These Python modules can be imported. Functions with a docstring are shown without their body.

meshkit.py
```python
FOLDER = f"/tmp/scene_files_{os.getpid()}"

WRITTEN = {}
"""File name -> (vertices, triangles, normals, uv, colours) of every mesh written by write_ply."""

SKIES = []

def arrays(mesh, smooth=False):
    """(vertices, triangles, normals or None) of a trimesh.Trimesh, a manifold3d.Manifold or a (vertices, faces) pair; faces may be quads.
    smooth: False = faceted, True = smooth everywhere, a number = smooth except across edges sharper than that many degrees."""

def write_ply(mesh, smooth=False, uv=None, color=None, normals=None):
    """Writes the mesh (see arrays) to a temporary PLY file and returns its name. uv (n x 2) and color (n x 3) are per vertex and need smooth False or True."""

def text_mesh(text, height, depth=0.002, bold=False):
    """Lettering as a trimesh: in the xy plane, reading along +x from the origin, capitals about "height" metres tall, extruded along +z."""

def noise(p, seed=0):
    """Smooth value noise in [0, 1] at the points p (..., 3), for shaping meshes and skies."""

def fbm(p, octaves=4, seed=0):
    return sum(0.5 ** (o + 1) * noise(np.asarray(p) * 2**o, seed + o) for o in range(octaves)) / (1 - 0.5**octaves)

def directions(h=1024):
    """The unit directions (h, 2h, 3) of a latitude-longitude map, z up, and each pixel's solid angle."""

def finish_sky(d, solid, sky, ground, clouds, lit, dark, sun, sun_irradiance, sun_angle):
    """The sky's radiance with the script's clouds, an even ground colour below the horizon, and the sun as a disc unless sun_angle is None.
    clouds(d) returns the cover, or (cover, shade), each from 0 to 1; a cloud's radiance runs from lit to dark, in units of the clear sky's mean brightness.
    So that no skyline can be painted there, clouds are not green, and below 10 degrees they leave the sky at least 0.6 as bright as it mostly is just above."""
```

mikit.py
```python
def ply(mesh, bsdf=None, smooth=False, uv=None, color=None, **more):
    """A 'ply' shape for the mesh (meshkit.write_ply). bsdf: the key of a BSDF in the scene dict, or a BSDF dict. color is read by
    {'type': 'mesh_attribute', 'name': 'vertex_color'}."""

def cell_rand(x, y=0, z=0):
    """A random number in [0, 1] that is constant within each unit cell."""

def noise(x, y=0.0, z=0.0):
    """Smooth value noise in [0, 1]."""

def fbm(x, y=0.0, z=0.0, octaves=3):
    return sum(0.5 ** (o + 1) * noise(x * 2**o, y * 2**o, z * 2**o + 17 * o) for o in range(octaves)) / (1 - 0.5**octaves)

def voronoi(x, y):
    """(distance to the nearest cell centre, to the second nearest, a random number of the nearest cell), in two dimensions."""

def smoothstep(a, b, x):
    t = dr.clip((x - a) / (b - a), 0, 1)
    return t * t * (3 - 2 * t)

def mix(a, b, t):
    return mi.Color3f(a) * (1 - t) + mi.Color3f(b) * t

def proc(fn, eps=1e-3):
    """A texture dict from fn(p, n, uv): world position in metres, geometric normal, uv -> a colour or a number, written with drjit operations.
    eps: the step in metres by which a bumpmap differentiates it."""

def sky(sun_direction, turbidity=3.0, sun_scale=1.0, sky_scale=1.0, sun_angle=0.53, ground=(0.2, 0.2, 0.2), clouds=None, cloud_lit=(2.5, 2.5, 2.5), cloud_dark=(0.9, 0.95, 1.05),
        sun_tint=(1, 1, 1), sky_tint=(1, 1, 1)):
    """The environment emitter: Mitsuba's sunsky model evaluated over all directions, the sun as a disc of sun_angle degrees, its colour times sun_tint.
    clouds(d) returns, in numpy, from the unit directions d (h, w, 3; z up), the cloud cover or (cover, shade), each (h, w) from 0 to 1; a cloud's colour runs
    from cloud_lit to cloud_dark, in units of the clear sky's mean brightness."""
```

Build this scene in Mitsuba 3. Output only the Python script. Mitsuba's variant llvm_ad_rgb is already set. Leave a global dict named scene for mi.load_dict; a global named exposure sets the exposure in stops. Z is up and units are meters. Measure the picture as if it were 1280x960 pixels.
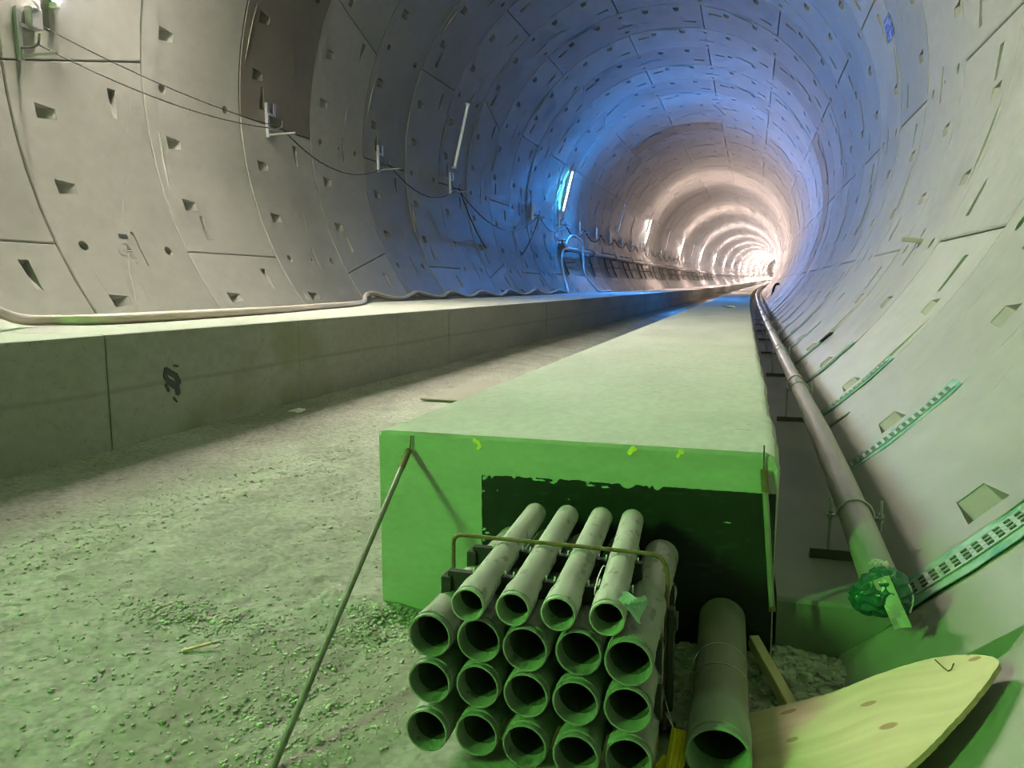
import math, random
import numpy as np, trimesh, mitsuba as mi, drjit as dr, mikit
import manifold3d as m3
from shapely.geometry import Polygon, Point, box as sbox
from shapely.ops import unary_union
from meshkit import noise as mnoise, fbm as mfbm

T = mi.ScalarTransform4f
rnd = random.Random(7)
nrg = np.random.default_rng(11)
scene, labels = {}, {}

# ------------------------------------------------------------------ camera, light, exposure
F_PX, YAW, PITCH = 950.58, 0.2930, 0.1268
EYE = [0.0, 0.0, 0.9533]
fwd = [-math.sin(YAW) * math.cos(PITCH), math.cos(YAW) * math.cos(PITCH), -math.sin(PITCH)]
scene['camera'] = {'type': 'perspective', 'fov': math.degrees(2 * math.atan(640 / F_PX)), 'fov_axis': 'x', 'near_clip': 0.05, 'far_clip': 2000.0,
                   'to_world': T().look_at(origin=EYE, target=[EYE[i] + fwd[i] for i in range(3)], up=[0, 0, 1])}
exposure = 2.6
WHITE_NEAR = np.array([1.0, 0.92, 0.80]) * 180     # first tube on the left wall
WHITE_UPPER = np.array([1.0, 0.92, 0.76]) * 250    # the tube above it, out of the picture
GREEN = np.array([0.22, 1.0, 0.13]) * 480          # green safety tube behind the photographer
BLUE = np.array([0.03, 0.29, 1.0]) * 620          # blue tube
WARM_MID = np.array([1.0, 0.76, 0.68]) * 560        # first tubes beyond the blue one
WARM_FAR = np.array([1.0, 0.82, 0.80]) * 1050       # tubes farther in

# ------------------------------------------------------------------ geometry constants (metres)
R, CX, CZ, RW, Y0 = 4.75, -2.4792, 3.588, 1.91008, 6.1522
RC, RZ = 3300.0, 13000.0
PIT, GUT, SLAB = -0.26, -0.07, 0.433
SY = 2.48            # front face of the slab


def bend(v):
    v = np.array(v, float)
    y = np.maximum(v[..., 1], 0)
    v[..., 0] += y * y / (2 * RC)
    v[..., 2] += y * y / (2 * RZ)
    return v


def bent(mesh):
    mesh.vertices = bend(mesh.vertices)
    return mesh


def ring_y(k):
    return Y0 + k * (RW if k >= 0 else 1.76)


def on_wall(phi, y, off=0.0):
    """Point on the lining; phi in degrees from the left springing up over the crown, off = towards the axis."""
    a = math.radians(phi)
    return bend(np.array([CX - (R - off) * math.cos(a), y, CZ + (R - off) * math.sin(a)]))


def zfloor(x, y):
    return -np.clip(0.115 * (np.asarray(x) + 3.45), 0, 0.26)


# ------------------------------------------------------------------ helpers
def add(key, mesh, bsdf, smooth=False, to_world=None, **more):
    if key in scene:
        n = 1
        while f'{key}_{n:03d}' in scene:
            n += 1
        key = f'{key}_{n:03d}'
    d = mikit.ply(mesh, bsdf, smooth=smooth, **more)
    if to_world is not None:
        d['to_world'] = to_world
    scene[key] = d
    return key


_used = {}


def thing(name):
    n = _used.get(name, -1) + 1
    _used[name] = n
    return name if n == 0 else f'{name}_{n:03d}'


ORD = ['first', 'second', 'third', 'fourth', 'fifth', 'sixth', 'seventh', 'eighth', 'ninth', 'tenth', 'eleventh', 'twelfth', 'thirteenth', 'fourteenth', 'fifteenth', 'sixteenth']


def tag(key, label=None, cat=None, group=None, kind=None):
    d = {}
    for k, v in (('label', label), ('category', cat), ('group', group), ('kind', kind)):
        if v:
            d[k] = v
    labels[key] = d
    return key


def to_tm(m):
    if hasattr(m, 'to_mesh'):
        q = m.to_mesh()
        return trimesh.Trimesh(np.array(q.vert_properties)[:, :3], np.array(q.tri_verts), process=False)
    return m


def cat(*ms):
    return trimesh.util.concatenate([to_tm(m) for m in ms])


def hull(pts):
    return m3.Manifold.hull_points(np.asarray(pts, np.float64))


def boxm(x0, x1, y0, y1, z0, z1, ch=0.0):
    if ch <= 0:
        return trimesh.creation.box(bounds=[[x0, y0, z0], [x1, y1, z1]])
    p = []
    for sx, a in ((1, x0), (-1, x1)):
        for sy, b in ((1, y0), (-1, y1)):
            for sz, c in ((1, z0), (-1, z1)):
                p += [[a, b + sy * ch, c + sz * ch], [a + sx * ch, b, c + sz * ch], [a + sx * ch, b + sy * ch, c]]
    return to_tm(hull(p))


def frame(d):
    d = np.asarray(d, float) / np.linalg.norm(d)
    a = np.cross(d, [0, 0, 1] if abs(d[2]) < 0.9 else [1, 0, 0])
    a /= np.linalg.norm(a)
    return a, np.cross(d, a), d


def bar(p0, p1, wa, wb, ch=0.0, up=None):
    """A box beam from p0 to p1, wa across, wb along 'up'."""
    p0, p1 = np.asarray(p0, float), np.asarray(p1, float)
    d = p1 - p0
    L = np.linalg.norm(d)
    d = d / L
    if up is None:
        a, b, _ = frame(d)
    else:
        a = np.cross(d, up); a /= np.linalg.norm(a)
        b = np.cross(a, d)
    m = boxm(-wa / 2, wa / 2, -wb / 2, wb / 2, 0, L, ch)
    M = np.eye(4); M[:3, 0], M[:3, 1], M[:3, 2], M[:3, 3] = a, np.cross(d, a), d, p0
    m.apply_transform(M)
    return m


def smooth_path(pts, n=8):
    """Catmull-Rom through pts."""
    p = np.asarray(pts, float)
    q = np.vstack([2 * p[0] - p[1], p, 2 * p[-1] - p[-2]])
    out = []
    for i in range(1, len(q) - 2):
        for t in np.arange(n) / n:
            a, b, c, d = q[i - 1], q[i], q[i + 1], q[i + 2]
            out.append(0.5 * ((2 * b) + (c - a) * t + (2 * a - 5 * b + 4 * c - d) * t * t + (3 * b - a - 3 * c + d) * t ** 3))
    out.append(p[-1])
    return np.array(out)


def tube(pts, r, sides=10, caps=True):
    p = np.asarray(pts, float)
    r = np.broadcast_to(r, (len(p),))
    t = np.gradient(p, axis=0)
    t /= np.linalg.norm(t, axis=1, keepdims=True) + 1e-12
    a, _, _ = frame(t[0])
    A = []
    for i in range(len(p)):
        a = a - t[i] * np.dot(a, t[i]); a /= np.linalg.norm(a)
        A.append(a)
    A = np.array(A); B = np.cross(t, A)
    ang = np.arange(sides) * 2 * np.pi / sides
    v = (p[:, None] + r[:, None, None] * (np.cos(ang)[None, :, None] * A[:, None] + np.sin(ang)[None, :, None] * B[:, None])).reshape(-1, 3)
    i, j = np.meshgrid(np.arange(len(p) - 1), np.arange(sides), indexing='ij')
    j2 = (j + 1) % sides
    f = np.vstack([np.stack([i * sides + j, i * sides + j2, (i + 1) * sides + j2], -1).reshape(-1, 3),
                   np.stack([i * sides + j, (i + 1) * sides + j2, (i + 1) * sides + j], -1).reshape(-1, 3)])
    if caps:
        n = len(v)
        v = np.vstack([v, p[0], p[-1]])
        k = np.arange(sides); k2 = (k + 1) % sides
        e = (len(p) - 1) * sides
        f = np.vstack([f, np.stack([k2, k, k * 0 + n], 1), np.stack([e + k, e + k2, k * 0 + n + 1], 1)])
    return trimesh.Trimesh(v, f, process=False)


def lathe(profile, sides=40):
    """profile: (r, z) rows, closed loop -> solid of revolution about z."""
    pr = np.asarray(profile, float)
    n = len(pr)
    ang = np.arange(sides) * 2 * np.pi / sides
    v = np.stack([pr[:, 0][:, None] * np.cos(ang), pr[:, 0][:, None] * np.sin(ang), np.broadcast_to(pr[:, 1][:, None], (n, sides))], -1).reshape(-1, 3)
    i, j = np.meshgrid(np.arange(n), np.arange(sides), indexing='ij')
    i2, j2 = (i + 1) % n, (j + 1) % sides
    q = np.stack([i * sides + j, i * sides + j2, i2 * sides + j2, i2 * sides + j], -1).reshape(-1, 4)
    m = trimesh.Trimesh(v, np.vstack([q[:, [0, 1, 2]], q[:, [0, 2, 3]]]), process=False)
    if m.volume < 0:
        m.invert()
    return m


def loft(prof, ys, cap=True):
    """prof(y) -> (n,2) x,z loop (counter-clockwise seen from -y); joined along ys."""
    P = [np.asarray(prof(y), float) for y in ys]
    n = len(P[0])
    v = np.vstack([np.column_stack([p[:, 0], np.full(n, y), p[:, 1]]) for p, y in zip(P, ys)])
    i, j = np.meshgrid(np.arange(len(ys) - 1), np.arange(n), indexing='ij')
    j2 = (j + 1) % n
    q = np.stack([i * n + j, i * n + j2, (i + 1) * n + j2, (i + 1) * n + j], -1).reshape(-1, 4)
    f = [q[:, [0, 1, 2]], q[:, [0, 2, 3]]]
    if cap:
        for e, flip in ((0, False), (len(ys) - 1, True)):
            vv, ff = trimesh.creation.triangulate_polygon(Polygon(P[e]), engine='earcut')
            # map back to loop indices
            idx = np.array([np.argmin(((P[e] - x) ** 2).sum(1)) for x in vv])
            ff = idx[ff] + e * n
            f.append(ff)
    m = trimesh.Trimesh(v, np.vstack(f), process=False)
    trimesh.repair.fix_normals(m)
    return m


def extrude_y(poly, y0, y1):
    """shapely polygon in (x, z) extruded from y0 to y1."""
    m = trimesh.creation.extrude_polygon(poly, y1 - y0, engine='earcut')
    v = m.vertices.copy()
    m.vertices = np.column_stack([v[:, 0], y1 - v[:, 2], v[:, 1]])
    if m.volume < 0:
        m.invert()
    return m


# ------------------------------------------------------------------ materials
fb, nz, ss, mx = mikit.fbm, mikit.noise, mikit.smoothstep, mikit.mix


def principled(color, rough=0.6, bump=None, scale=1.0, eps=2e-3, **k):
    col = color if isinstance(color, dict) else {'type': 'rgb', 'value': list(color)}
    b = {'type': 'principled', 'base_color': col, 'roughness': rough, **k}
    if bump is not None:
        b = {'type': 'bumpmap', 'tex': mikit.proc(bump, eps), 'scale': scale, 'bsdf': b}
    return {'type': 'twosided', 'bsdf': b}


def lining_col(base, stain):
    def fn(p, n, uv):
        big = fb(p.x * 0.55, p.y * 0.55, p.z * 0.55, 4)
        fine = fb(p.x * 9, p.y * 9, p.z * 9, 3)
        blot = ss(0.54, 0.72, fb(p.x * 1.3 + 9, p.y * 0.7, p.z * 0.55, 4))
        c = mx([base[0] * 0.86, base[1] * 0.86, base[2] * 0.85], [base[0] * 1.1, base[1] * 1.1, base[2] * 1.1], big)
        c = c * (0.93 + 0.14 * fine)
        return mx(c, stain, 0.42 * blot)
    return fn


def lining_bump(p, n, uv):
    return 0.002 * fb(p.x * 14, p.y * 14, p.z * 14, 2)


for nm, base, st in (('lining', (0.235, 0.230, 0.210), (0.16, 0.155, 0.14)), ('lining_pale', (0.262, 0.257, 0.236), (0.18, 0.175, 0.16)),
                     ('lining_grey', (0.19, 0.19, 0.178), (0.13, 0.13, 0.115)), ('lining_brown', (0.115, 0.105, 0.088), (0.075, 0.066, 0.054))):
    scene['m_' + nm] = principled(mikit.proc(lining_col(base, st)), 0.58, lining_bump, 1.0, specular=0.2)


def slab_col(p, n, uv):
    st = fb(p.x * 2.2, p.y * 1.3, p.z * 9, 4)
    fine = fb(p.x * 40, p.y * 22, p.z * 60, 3)
    speck = ss(0.78, 0.86, nz(p.x * 26, p.y * 26, p.z * 26)) * ss(0.5, 0.7, nz(p.x * 3, p.y * 3, p.z * 3 + 5))
    c = mx([0.29, 0.295, 0.265], [0.375, 0.38, 0.345], st) * (0.9 + 0.2 * fine)
    lift = ss(0.012, 0.0, dr.abs(p.z - 0.19 - 0.006 * fb(p.x * 5, p.y * 5, 3.0, 2))) * ss(0.45, 0.7, nz(p.x * 3.0, 2.0, 7.0))
    c = mx(c, [0.25, 0.25, 0.23], 0.5 * lift)
    return mx(c, [0.18, 0.18, 0.16], 0.55 * speck)


def slab_bump(p, n, uv):
    return 0.006 * fb(p.x * 11, p.y * 9, p.z * 16, 4)


scene['m_slab'] = principled(mikit.proc(slab_col), 0.8, slab_bump, 1.0, specular=0.25)


def kerb_col(p, n, uv):
    big = fb(p.x * 0.9, p.y * 0.7, p.z * 1.4, 4)
    fine = fb(p.x * 20, p.y * 20, p.z * 20, 3)
    side = ss(0.5, 0.9, dr.abs(n.x))
    c = mx([0.20, 0.205, 0.18], [0.30, 0.30, 0.27], big) * (0.9 + 0.2 * fine)
    seam_h = ss(0.022, 0.004, dr.abs(p.z - 0.345 - 0.015 * nz(p.y * 1.5)))
    seam_v = ss(0.03, 0.006, dr.abs(p.y - 3.50)) + ss(0.02, 0.004, dr.abs(p.y - 5.49)) + ss(0.02, 0.004, dr.abs(p.y - 7.37))
    c = mx(c, [0.16, 0.17, 0.135], side * dr.clip(0.45 * seam_h + 0.4 * seam_v, 0, 0.6))
    moss = side * ss(0.45, 0.75, fb(p.y * 1.6 + 3, p.z * 2.2, 1.0, 4)) * ss(2.2, 0.4, dr.abs(p.y - 4.8))
    c = mx(c, [0.17, 0.185, 0.09], 0.65 * moss)
    pit = side * ss(0.84, 0.92, nz(p.y * 70, p.z * 70, 3.0))
    c = mx(c, [0.14, 0.14, 0.12], 0.35 * pit)
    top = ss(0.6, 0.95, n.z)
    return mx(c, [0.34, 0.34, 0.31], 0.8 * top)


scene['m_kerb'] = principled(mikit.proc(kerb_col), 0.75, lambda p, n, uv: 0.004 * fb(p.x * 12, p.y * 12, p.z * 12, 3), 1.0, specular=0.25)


def floor_col(p, n, uv):
    big = fb(p.x * 1.1, p.y * 0.45, 0.0, 4)
    mid = fb(p.x * 6, p.y * 4, 2.0, 3)
    fine = fb(p.x * 55, p.y * 55, 4.0, 2)
    c = mx([0.23, 0.225, 0.20], [0.32, 0.315, 0.285], big) * (0.80 + 0.40 * mid) * (0.76 + 0.48 * fine)
    grit = ss(0.66, 0.80, fb(p.x * 42, p.y * 34, 9.0, 2)) * ss(0.35, 0.6, fb(p.x * 2.2, p.y * 1.1, 5.0, 3))
    c = mx(c, [0.15, 0.145, 0.12], 0.55 * grit)
    damp = ss(0.55, 0.72, fb(p.x * 1.7 + 4, p.y * 0.6, 8.0, 4))
    c = mx(c, [0.17, 0.16, 0.13], 0.5 * damp)
    return c


def floor_bump(p, n, uv):
    return 0.007 * fb(p.x * 30, p.y * 22, 0.0, 3) + 0.002 * nz(p.x * 120, p.y * 120)


scene['m_floor'] = principled(mikit.proc(floor_col), 0.95, floor_bump, 1.0, specular=0.1)


def stone_col(p, n, uv):
    r = mikit.cell_rand(p.x * 30, p.y * 30, p.z * 30)
    return mx([0.24, 0.23, 0.20], [0.44, 0.42, 0.385], r)


scene['m_stone'] = principled(mikit.proc(stone_col), 0.9, specular=0.15)


def coat_col(p, n, uv):
    s = ss(0.80, 0.90, nz(p.x * 22, p.z * 60, 3.0)) * 0.25
    return mx([0.005, 0.007, 0.006], [0.04, 0.05, 0.045], fb(p.x * 6, p.y, p.z * 6, 4) * 0.25 + s * 0.6)


scene['m_coat'] = principled(mikit.proc(coat_col), 0.55, specular=0.35)


def pipe_col(p, n, uv):
    d = fb(p.x * 16, p.y * 5, p.z * 16, 4)
    sp = ss(0.62, 0.72, fb(p.x * 38, p.y * 22, p.z * 38, 3))
    c = mx([0.13, 0.13, 0.12], [0.27, 0.27, 0.25], d)
    return mx(c, [0.07, 0.075, 0.065], 0.55 * sp)


scene['m_pipe'] = principled(mikit.proc(pipe_col), 0.6, specular=0.3)


scene['m_pipe_pale'] = principled(mikit.proc(lambda p, n, uv: mx(mx([0.19, 0.19, 0.175], [0.36, 0.36, 0.335], fb(p.x * 16, p.y * 5, p.z * 16, 4)), [0.11, 0.115, 0.10], 0.55 * ss(0.6, 0.72, fb(p.x * 38, p.y * 22, p.z * 38, 3)))), 0.6, specular=0.3)


def pipe_big_col(p, n, uv):
    d = fb(p.x * 12, p.y * 12, p.z * 12, 4)
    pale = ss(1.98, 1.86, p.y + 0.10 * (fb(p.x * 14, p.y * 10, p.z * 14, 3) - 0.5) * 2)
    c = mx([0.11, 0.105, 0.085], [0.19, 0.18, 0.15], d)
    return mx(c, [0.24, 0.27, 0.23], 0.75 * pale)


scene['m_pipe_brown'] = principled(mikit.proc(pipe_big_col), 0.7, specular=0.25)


def drain_col(p, n, uv):
    d = fb(p.x * 25, p.y * 1.5, p.z * 25, 4)
    return mx([0.17, 0.16, 0.15], [0.32, 0.30, 0.285], d)


scene['m_drain'] = principled(mikit.proc(drain_col), 0.42, specular=0.5)


def ply_uv(p):
    u = (p.x - 0.07) * 0.89 + (p.z + 0.215) * 0.455     # along the board, up the slope
    return u, p.y


def wood_col(p, n, uv):
    u, v = ply_uv(p)
    w = fb(u * 3, v * 2, 0.0, 2)
    g = nz(u * 4.5, v * 75 + 9 * w, 2.0)
    g2 = nz(u * 1.8, v * 16 + 6 * w, 5.0)
    c = mx([0.37, 0.29, 0.185], [0.50, 0.41, 0.28], 0.45 * g + 0.55 * g2)
    for ku, kv, a, b in [((kx - .07) * .89 + (kz + .215) * .455, ky, a, b) for kx, ky, kz, a, b in ((.34, 1.98, -.087, .021, .009), (.369, 1.879, -.083, .023, .011), (.581, 2.033, .042, .016, .008), (.157, 2.04, -.174, .024, .009), (.161, 1.926, -.184, .017, .009))]:
        dd = dr.sqrt(dr.square((u - ku) / a) + dr.square((v - kv) / b))
        c = mx(c, [0.26, 0.15, 0.075], 0.85 * ss(1.15, 0.75, dd))
    return c


scene['m_ply'] = principled(mikit.proc(wood_col), 0.65, specular=0.2)
scene['m_ply_edge'] = principled(mikit.proc(lambda p, n, uv: mx([0.30, 0.22, 0.13], [0.52, 0.40, 0.25], nz((p.z * 0.913 - p.x * 0.408) * 420, p.y * 6, p.x * 6))), 0.8, specular=0.1)
scene['m_timber'] = principled(mikit.proc(lambda p, n, uv: mx([0.40, 0.31, 0.19], [0.58, 0.46, 0.30], fb(p.x * 40, p.y * 6, p.z * 30, 3))), 0.75, specular=0.15)
scene['m_board'] = principled((0.26, 0.235, 0.20), 0.8)
scene['m_rust'] = principled(mikit.proc(lambda p, n, uv: mx([0.10, 0.06, 0.032], [0.23, 0.15, 0.085], fb(p.x * 60, p.y * 60, p.z * 60, 3))), 0.7, metallic=0.3)
scene['m_steel'] = principled((0.42, 0.42, 0.41), 0.4, metallic=0.8)
scene['m_steel_dark'] = principled((0.10, 0.095, 0.09), 0.5, metallic=0.4)
scene['m_rod'] = principled(mikit.proc(lambda p, n, uv: mx([0.13, 0.125, 0.105], [0.26, 0.25, 0.22], fb(p.x * 50, p.y * 50, p.z * 12, 3))), 0.5, metallic=0.3)
scene['m_black'] = principled((0.016, 0.017, 0.017), 0.45)
scene['m_pale_plastic'] = principled((0.66, 0.63, 0.60), 0.45)
scene['m_hose'] = principled(mikit.proc(lambda p, n, uv: mx([0.33, 0.28, 0.21], [0.50, 0.44, 0.35], fb(p.x * 9, p.y * 3, p.z * 9, 3))), 0.55)
scene['m_cable'] = principled((0.055, 0.055, 0.055), 0.5)
scene['m_cable_grey'] = principled((0.45, 0.44, 0.42), 0.5)
scene['m_housing'] = principled((0.55, 0.56, 0.55), 0.4)
scene['m_tube_off'] = principled((0.86, 0.87, 0.85), 0.3)
scene['m_green_paint'] = principled(mikit.proc(lambda p, n, uv: mx([0.04, 0.17, 0.115], [0.17, 0.28, 0.21], ss(0.3, 0.75, fb(p.x * 14, p.y * 18, p.z * 14, 4)))), 0.6)
scene['m_perf'] = principled(mikit.proc(lambda p, n, uv: mx([0.14, 0.20, 0.17], [0.25, 0.28, 0.26], fb(p.x * 15, p.y * 15, p.z * 15, 3))), 0.6)
scene['m_bag'] = principled((0.012, 0.085, 0.055), 0.22, specular=0.7)
scene['m_film'] = principled((0.60, 0.66, 0.62), 0.15, specular=0.8)
scene['m_mint'] = principled((0.27, 0.44, 0.33), 0.4)
scene['m_tape'] = principled((0.36, 0.35, 0.33), 0.4)
scene['m_yellow'] = principled((0.72, 0.46, 0.02), 0.4)
scene['m_yellow_paint'] = principled((0.75, 0.62, 0.10), 0.7)
scene['m_spray'] = principled((0.03, 0.03, 0.035), 0.6)
scene['m_stamp'] = principled((0.20, 0.20, 0.19), 0.7)
scene['m_blue'] = principled(mikit.proc(lambda p, n, uv: mx([0.05, 0.05, 0.22], [0.16, 0.17, 0.36], ss(0.4, 0.6, nz(p.x * 30, p.y * 14, p.z * 14)))), 0.6)
scene['m_white_chip'] = principled((0.72, 0.71, 0.66), 0.6)


def emitter(rgb):
    return {'type': 'area', 'radiance': {'type': 'rgb', 'value': [float(c) for c in rgb]}}


# ------------------------------------------------------------------ tunnel lining: single segments near, joined rings far
tag('wall_tunnel', 'round tunnel lining of pale concrete segments with bolt pockets', kind='structure')
A = math.radians(52.3) * R          # arc length of one segment
KS = math.radians(2.9) * R          # slant of a key joint
THICK = 0.17


def seg_proto(lo, hi, slot=True, joints=True):
    """lo, hi: half slant of the lower and the upper joint (metres of arc at y=0, minus that at the far side)."""
    g, c, W = 0.006, 0.012, RW
    s0, s1 = -A / 2, A / 2

    def ring(inset, d):
        return [[s0 - lo + g + inset, g + inset, d], [s1 + hi - g - inset, g + inset, d], [s1 - hi - g - inset, W - g - inset, d], [s0 + lo + g + inset, W - g - inset, d]]
    body = hull(ring(c, 0) + ring(0, c) + ring(0, THICK))
    cut = []

    def pocket(sc, y0):   # bolt pocket towards the ring joint: deep end at y0, ramp running away from it
        cut.append(hull([[sc - .085, y0, -.02], [sc + .085, y0, -.02], [sc - .06, y0 + .25, -.02], [sc + .06, y0 + .25, -.02],
                         [sc - .065, y0 + .01, .13], [sc + .065, y0 + .01, .13], [sc - .06, y0 + .10, .085], [sc + .06, y0 + .10, .085], [sc - .058, y0 + .25, .004], [sc + .058, y0 + .25, .004]]))

    def side_pocket(sc, yc, dirn):
        a, b = sc - dirn * .17, sc + dirn * .17   # deep at b (next to the joint)
        cut.append(hull([[a, yc - .04, -.02], [a, yc + .04, -.02], [b, yc - .065, -.02], [b, yc + .065, -.02], [a, yc - .035, .004], [a, yc + .035, .004],
                         [b - dirn * .01, yc - .05, .12], [b - dirn * .01, yc + .05, .12]]))
    per = math.radians(26.15) * R
    h = math.radians(8.15) * R
    for off in (-h, h, per - h, -per + h):
        pocket(off, 0.30)
    for yf in (0.175, 0.825):
        cone = m3.Manifold.cylinder(.16, .062, .045, 20).translate([0, 0, -.02])
        cut.append(cone.translate([0, yf * RW, 0]))
    if slot:
        cut.append(m3.Manifold.cylinder(.09, .03, .025, 12).translate([0, .5 * RW, -.02]))
        cut.append(m3.Manifold.cube([.44, .055, .05], True).translate([0, .58 * RW, -.007]))
    side_pocket(s1 - .37, .73 * RW, 1)
    side_pocket(s0 + .37, .29 * RW, -1)
    for q in cut:
        body = body - q
    body = body.refine_to_length(0.42)
    m = to_tm(body)
    s, y, d = m.vertices.T
    a = s / R
    m.vertices = np.column_stack([-(R + d) * np.cos(a), y, (R + d) * np.sin(a)])
    return mikit.ply(m, None, smooth=22)


protos = {('', s): seg_proto(0, 0, s) for s in (True, False)}
protos.update({('key', s): seg_proto(KS, KS, s) for s in (True,)})
protos.update({('below', s): seg_proto(0, -KS, s) for s in (True,)})
protos.update({('above', s): seg_proto(-KS, 0, s) for s in (True,)})
DARK = {(2, -1.5): 'brown', (5, 24.7): 'grey', (6, 50.8): 'grey', (5, 129.3): 'grey', (7, 129.3): 'grey', (16, 50.8): 'brown', (9, 129.3): 'grey', (12, 103.1): 'grey',
        (13, 77.0): 'pale', (4, -1.5): 'grey', (0, -1.5): 'pale', (1, -27.6): 'pale', (1, 24.7): 'grey', (3, 24.7): 'grey', (23, 77.0): 'grey', (10, 155.4): 'brown', (11, 181.6): 'grey'}
KEY = {0: -1.5, 10: -1.5, 12: -1.5, 3: -27.6, 7: -27.6, 14: 103.1, 17: 77.0, 18: -1.5, 20: 155.4, 23: 24.7, 25: 129.3, 28: 50.8}
N_NEAR = 30
for k in range(-3, N_NEAR):
    start = -53.8 if k % 2 == 0 else -79.9
    first_slots = [round(start + 52.3 * i, 1) for i in range(6)]
    yk = ring_y(k)
    sy = 1.0 if k >= 0 else 1.76 / RW
    c0 = bend(np.array([CX, yk, CZ]))
    for s0 in first_slots:
        kind = ''
        if k in KEY:
            ks = KEY[k]
            kind = 'key' if abs(s0 - ks) < 1 else 'below' if abs(s0 + 52.3 - ks) < 1 else 'above' if abs(s0 - 52.3 - ks) < 1 else ''
        slot = True if kind else rnd.random() < 0.7
        tone = DARK.get((k, s0)) or DARK.get((k, round(s0 + 0.3, 1)))
        if tone is None:
            tone = rnd.choices(['', 'pale', 'grey'], [0.62, 0.23, 0.15])[0]
        d = dict(protos[(kind, slot)])
        d['bsdf'] = {'type': 'ref', 'id': 'm_lining' + ('_' + tone if tone else '')}
        off = rnd.uniform(-0.006, 0.006)
        phi = s0 + 26.15
        d['to_world'] = T().translate(c0.tolist()).rotate([0, 0, 1], -math.degrees(max(yk, 0) / RC)).rotate([0, 1, 0], phi).translate([-off, 0, 0]).scale([1, sy, 1])
        n = sum(1 for q in scene if q.startswith('wall_tunnel__segment'))
        scene['wall_tunnel__segment' + (f'_{n:03d}' if n else '')] = d


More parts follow.
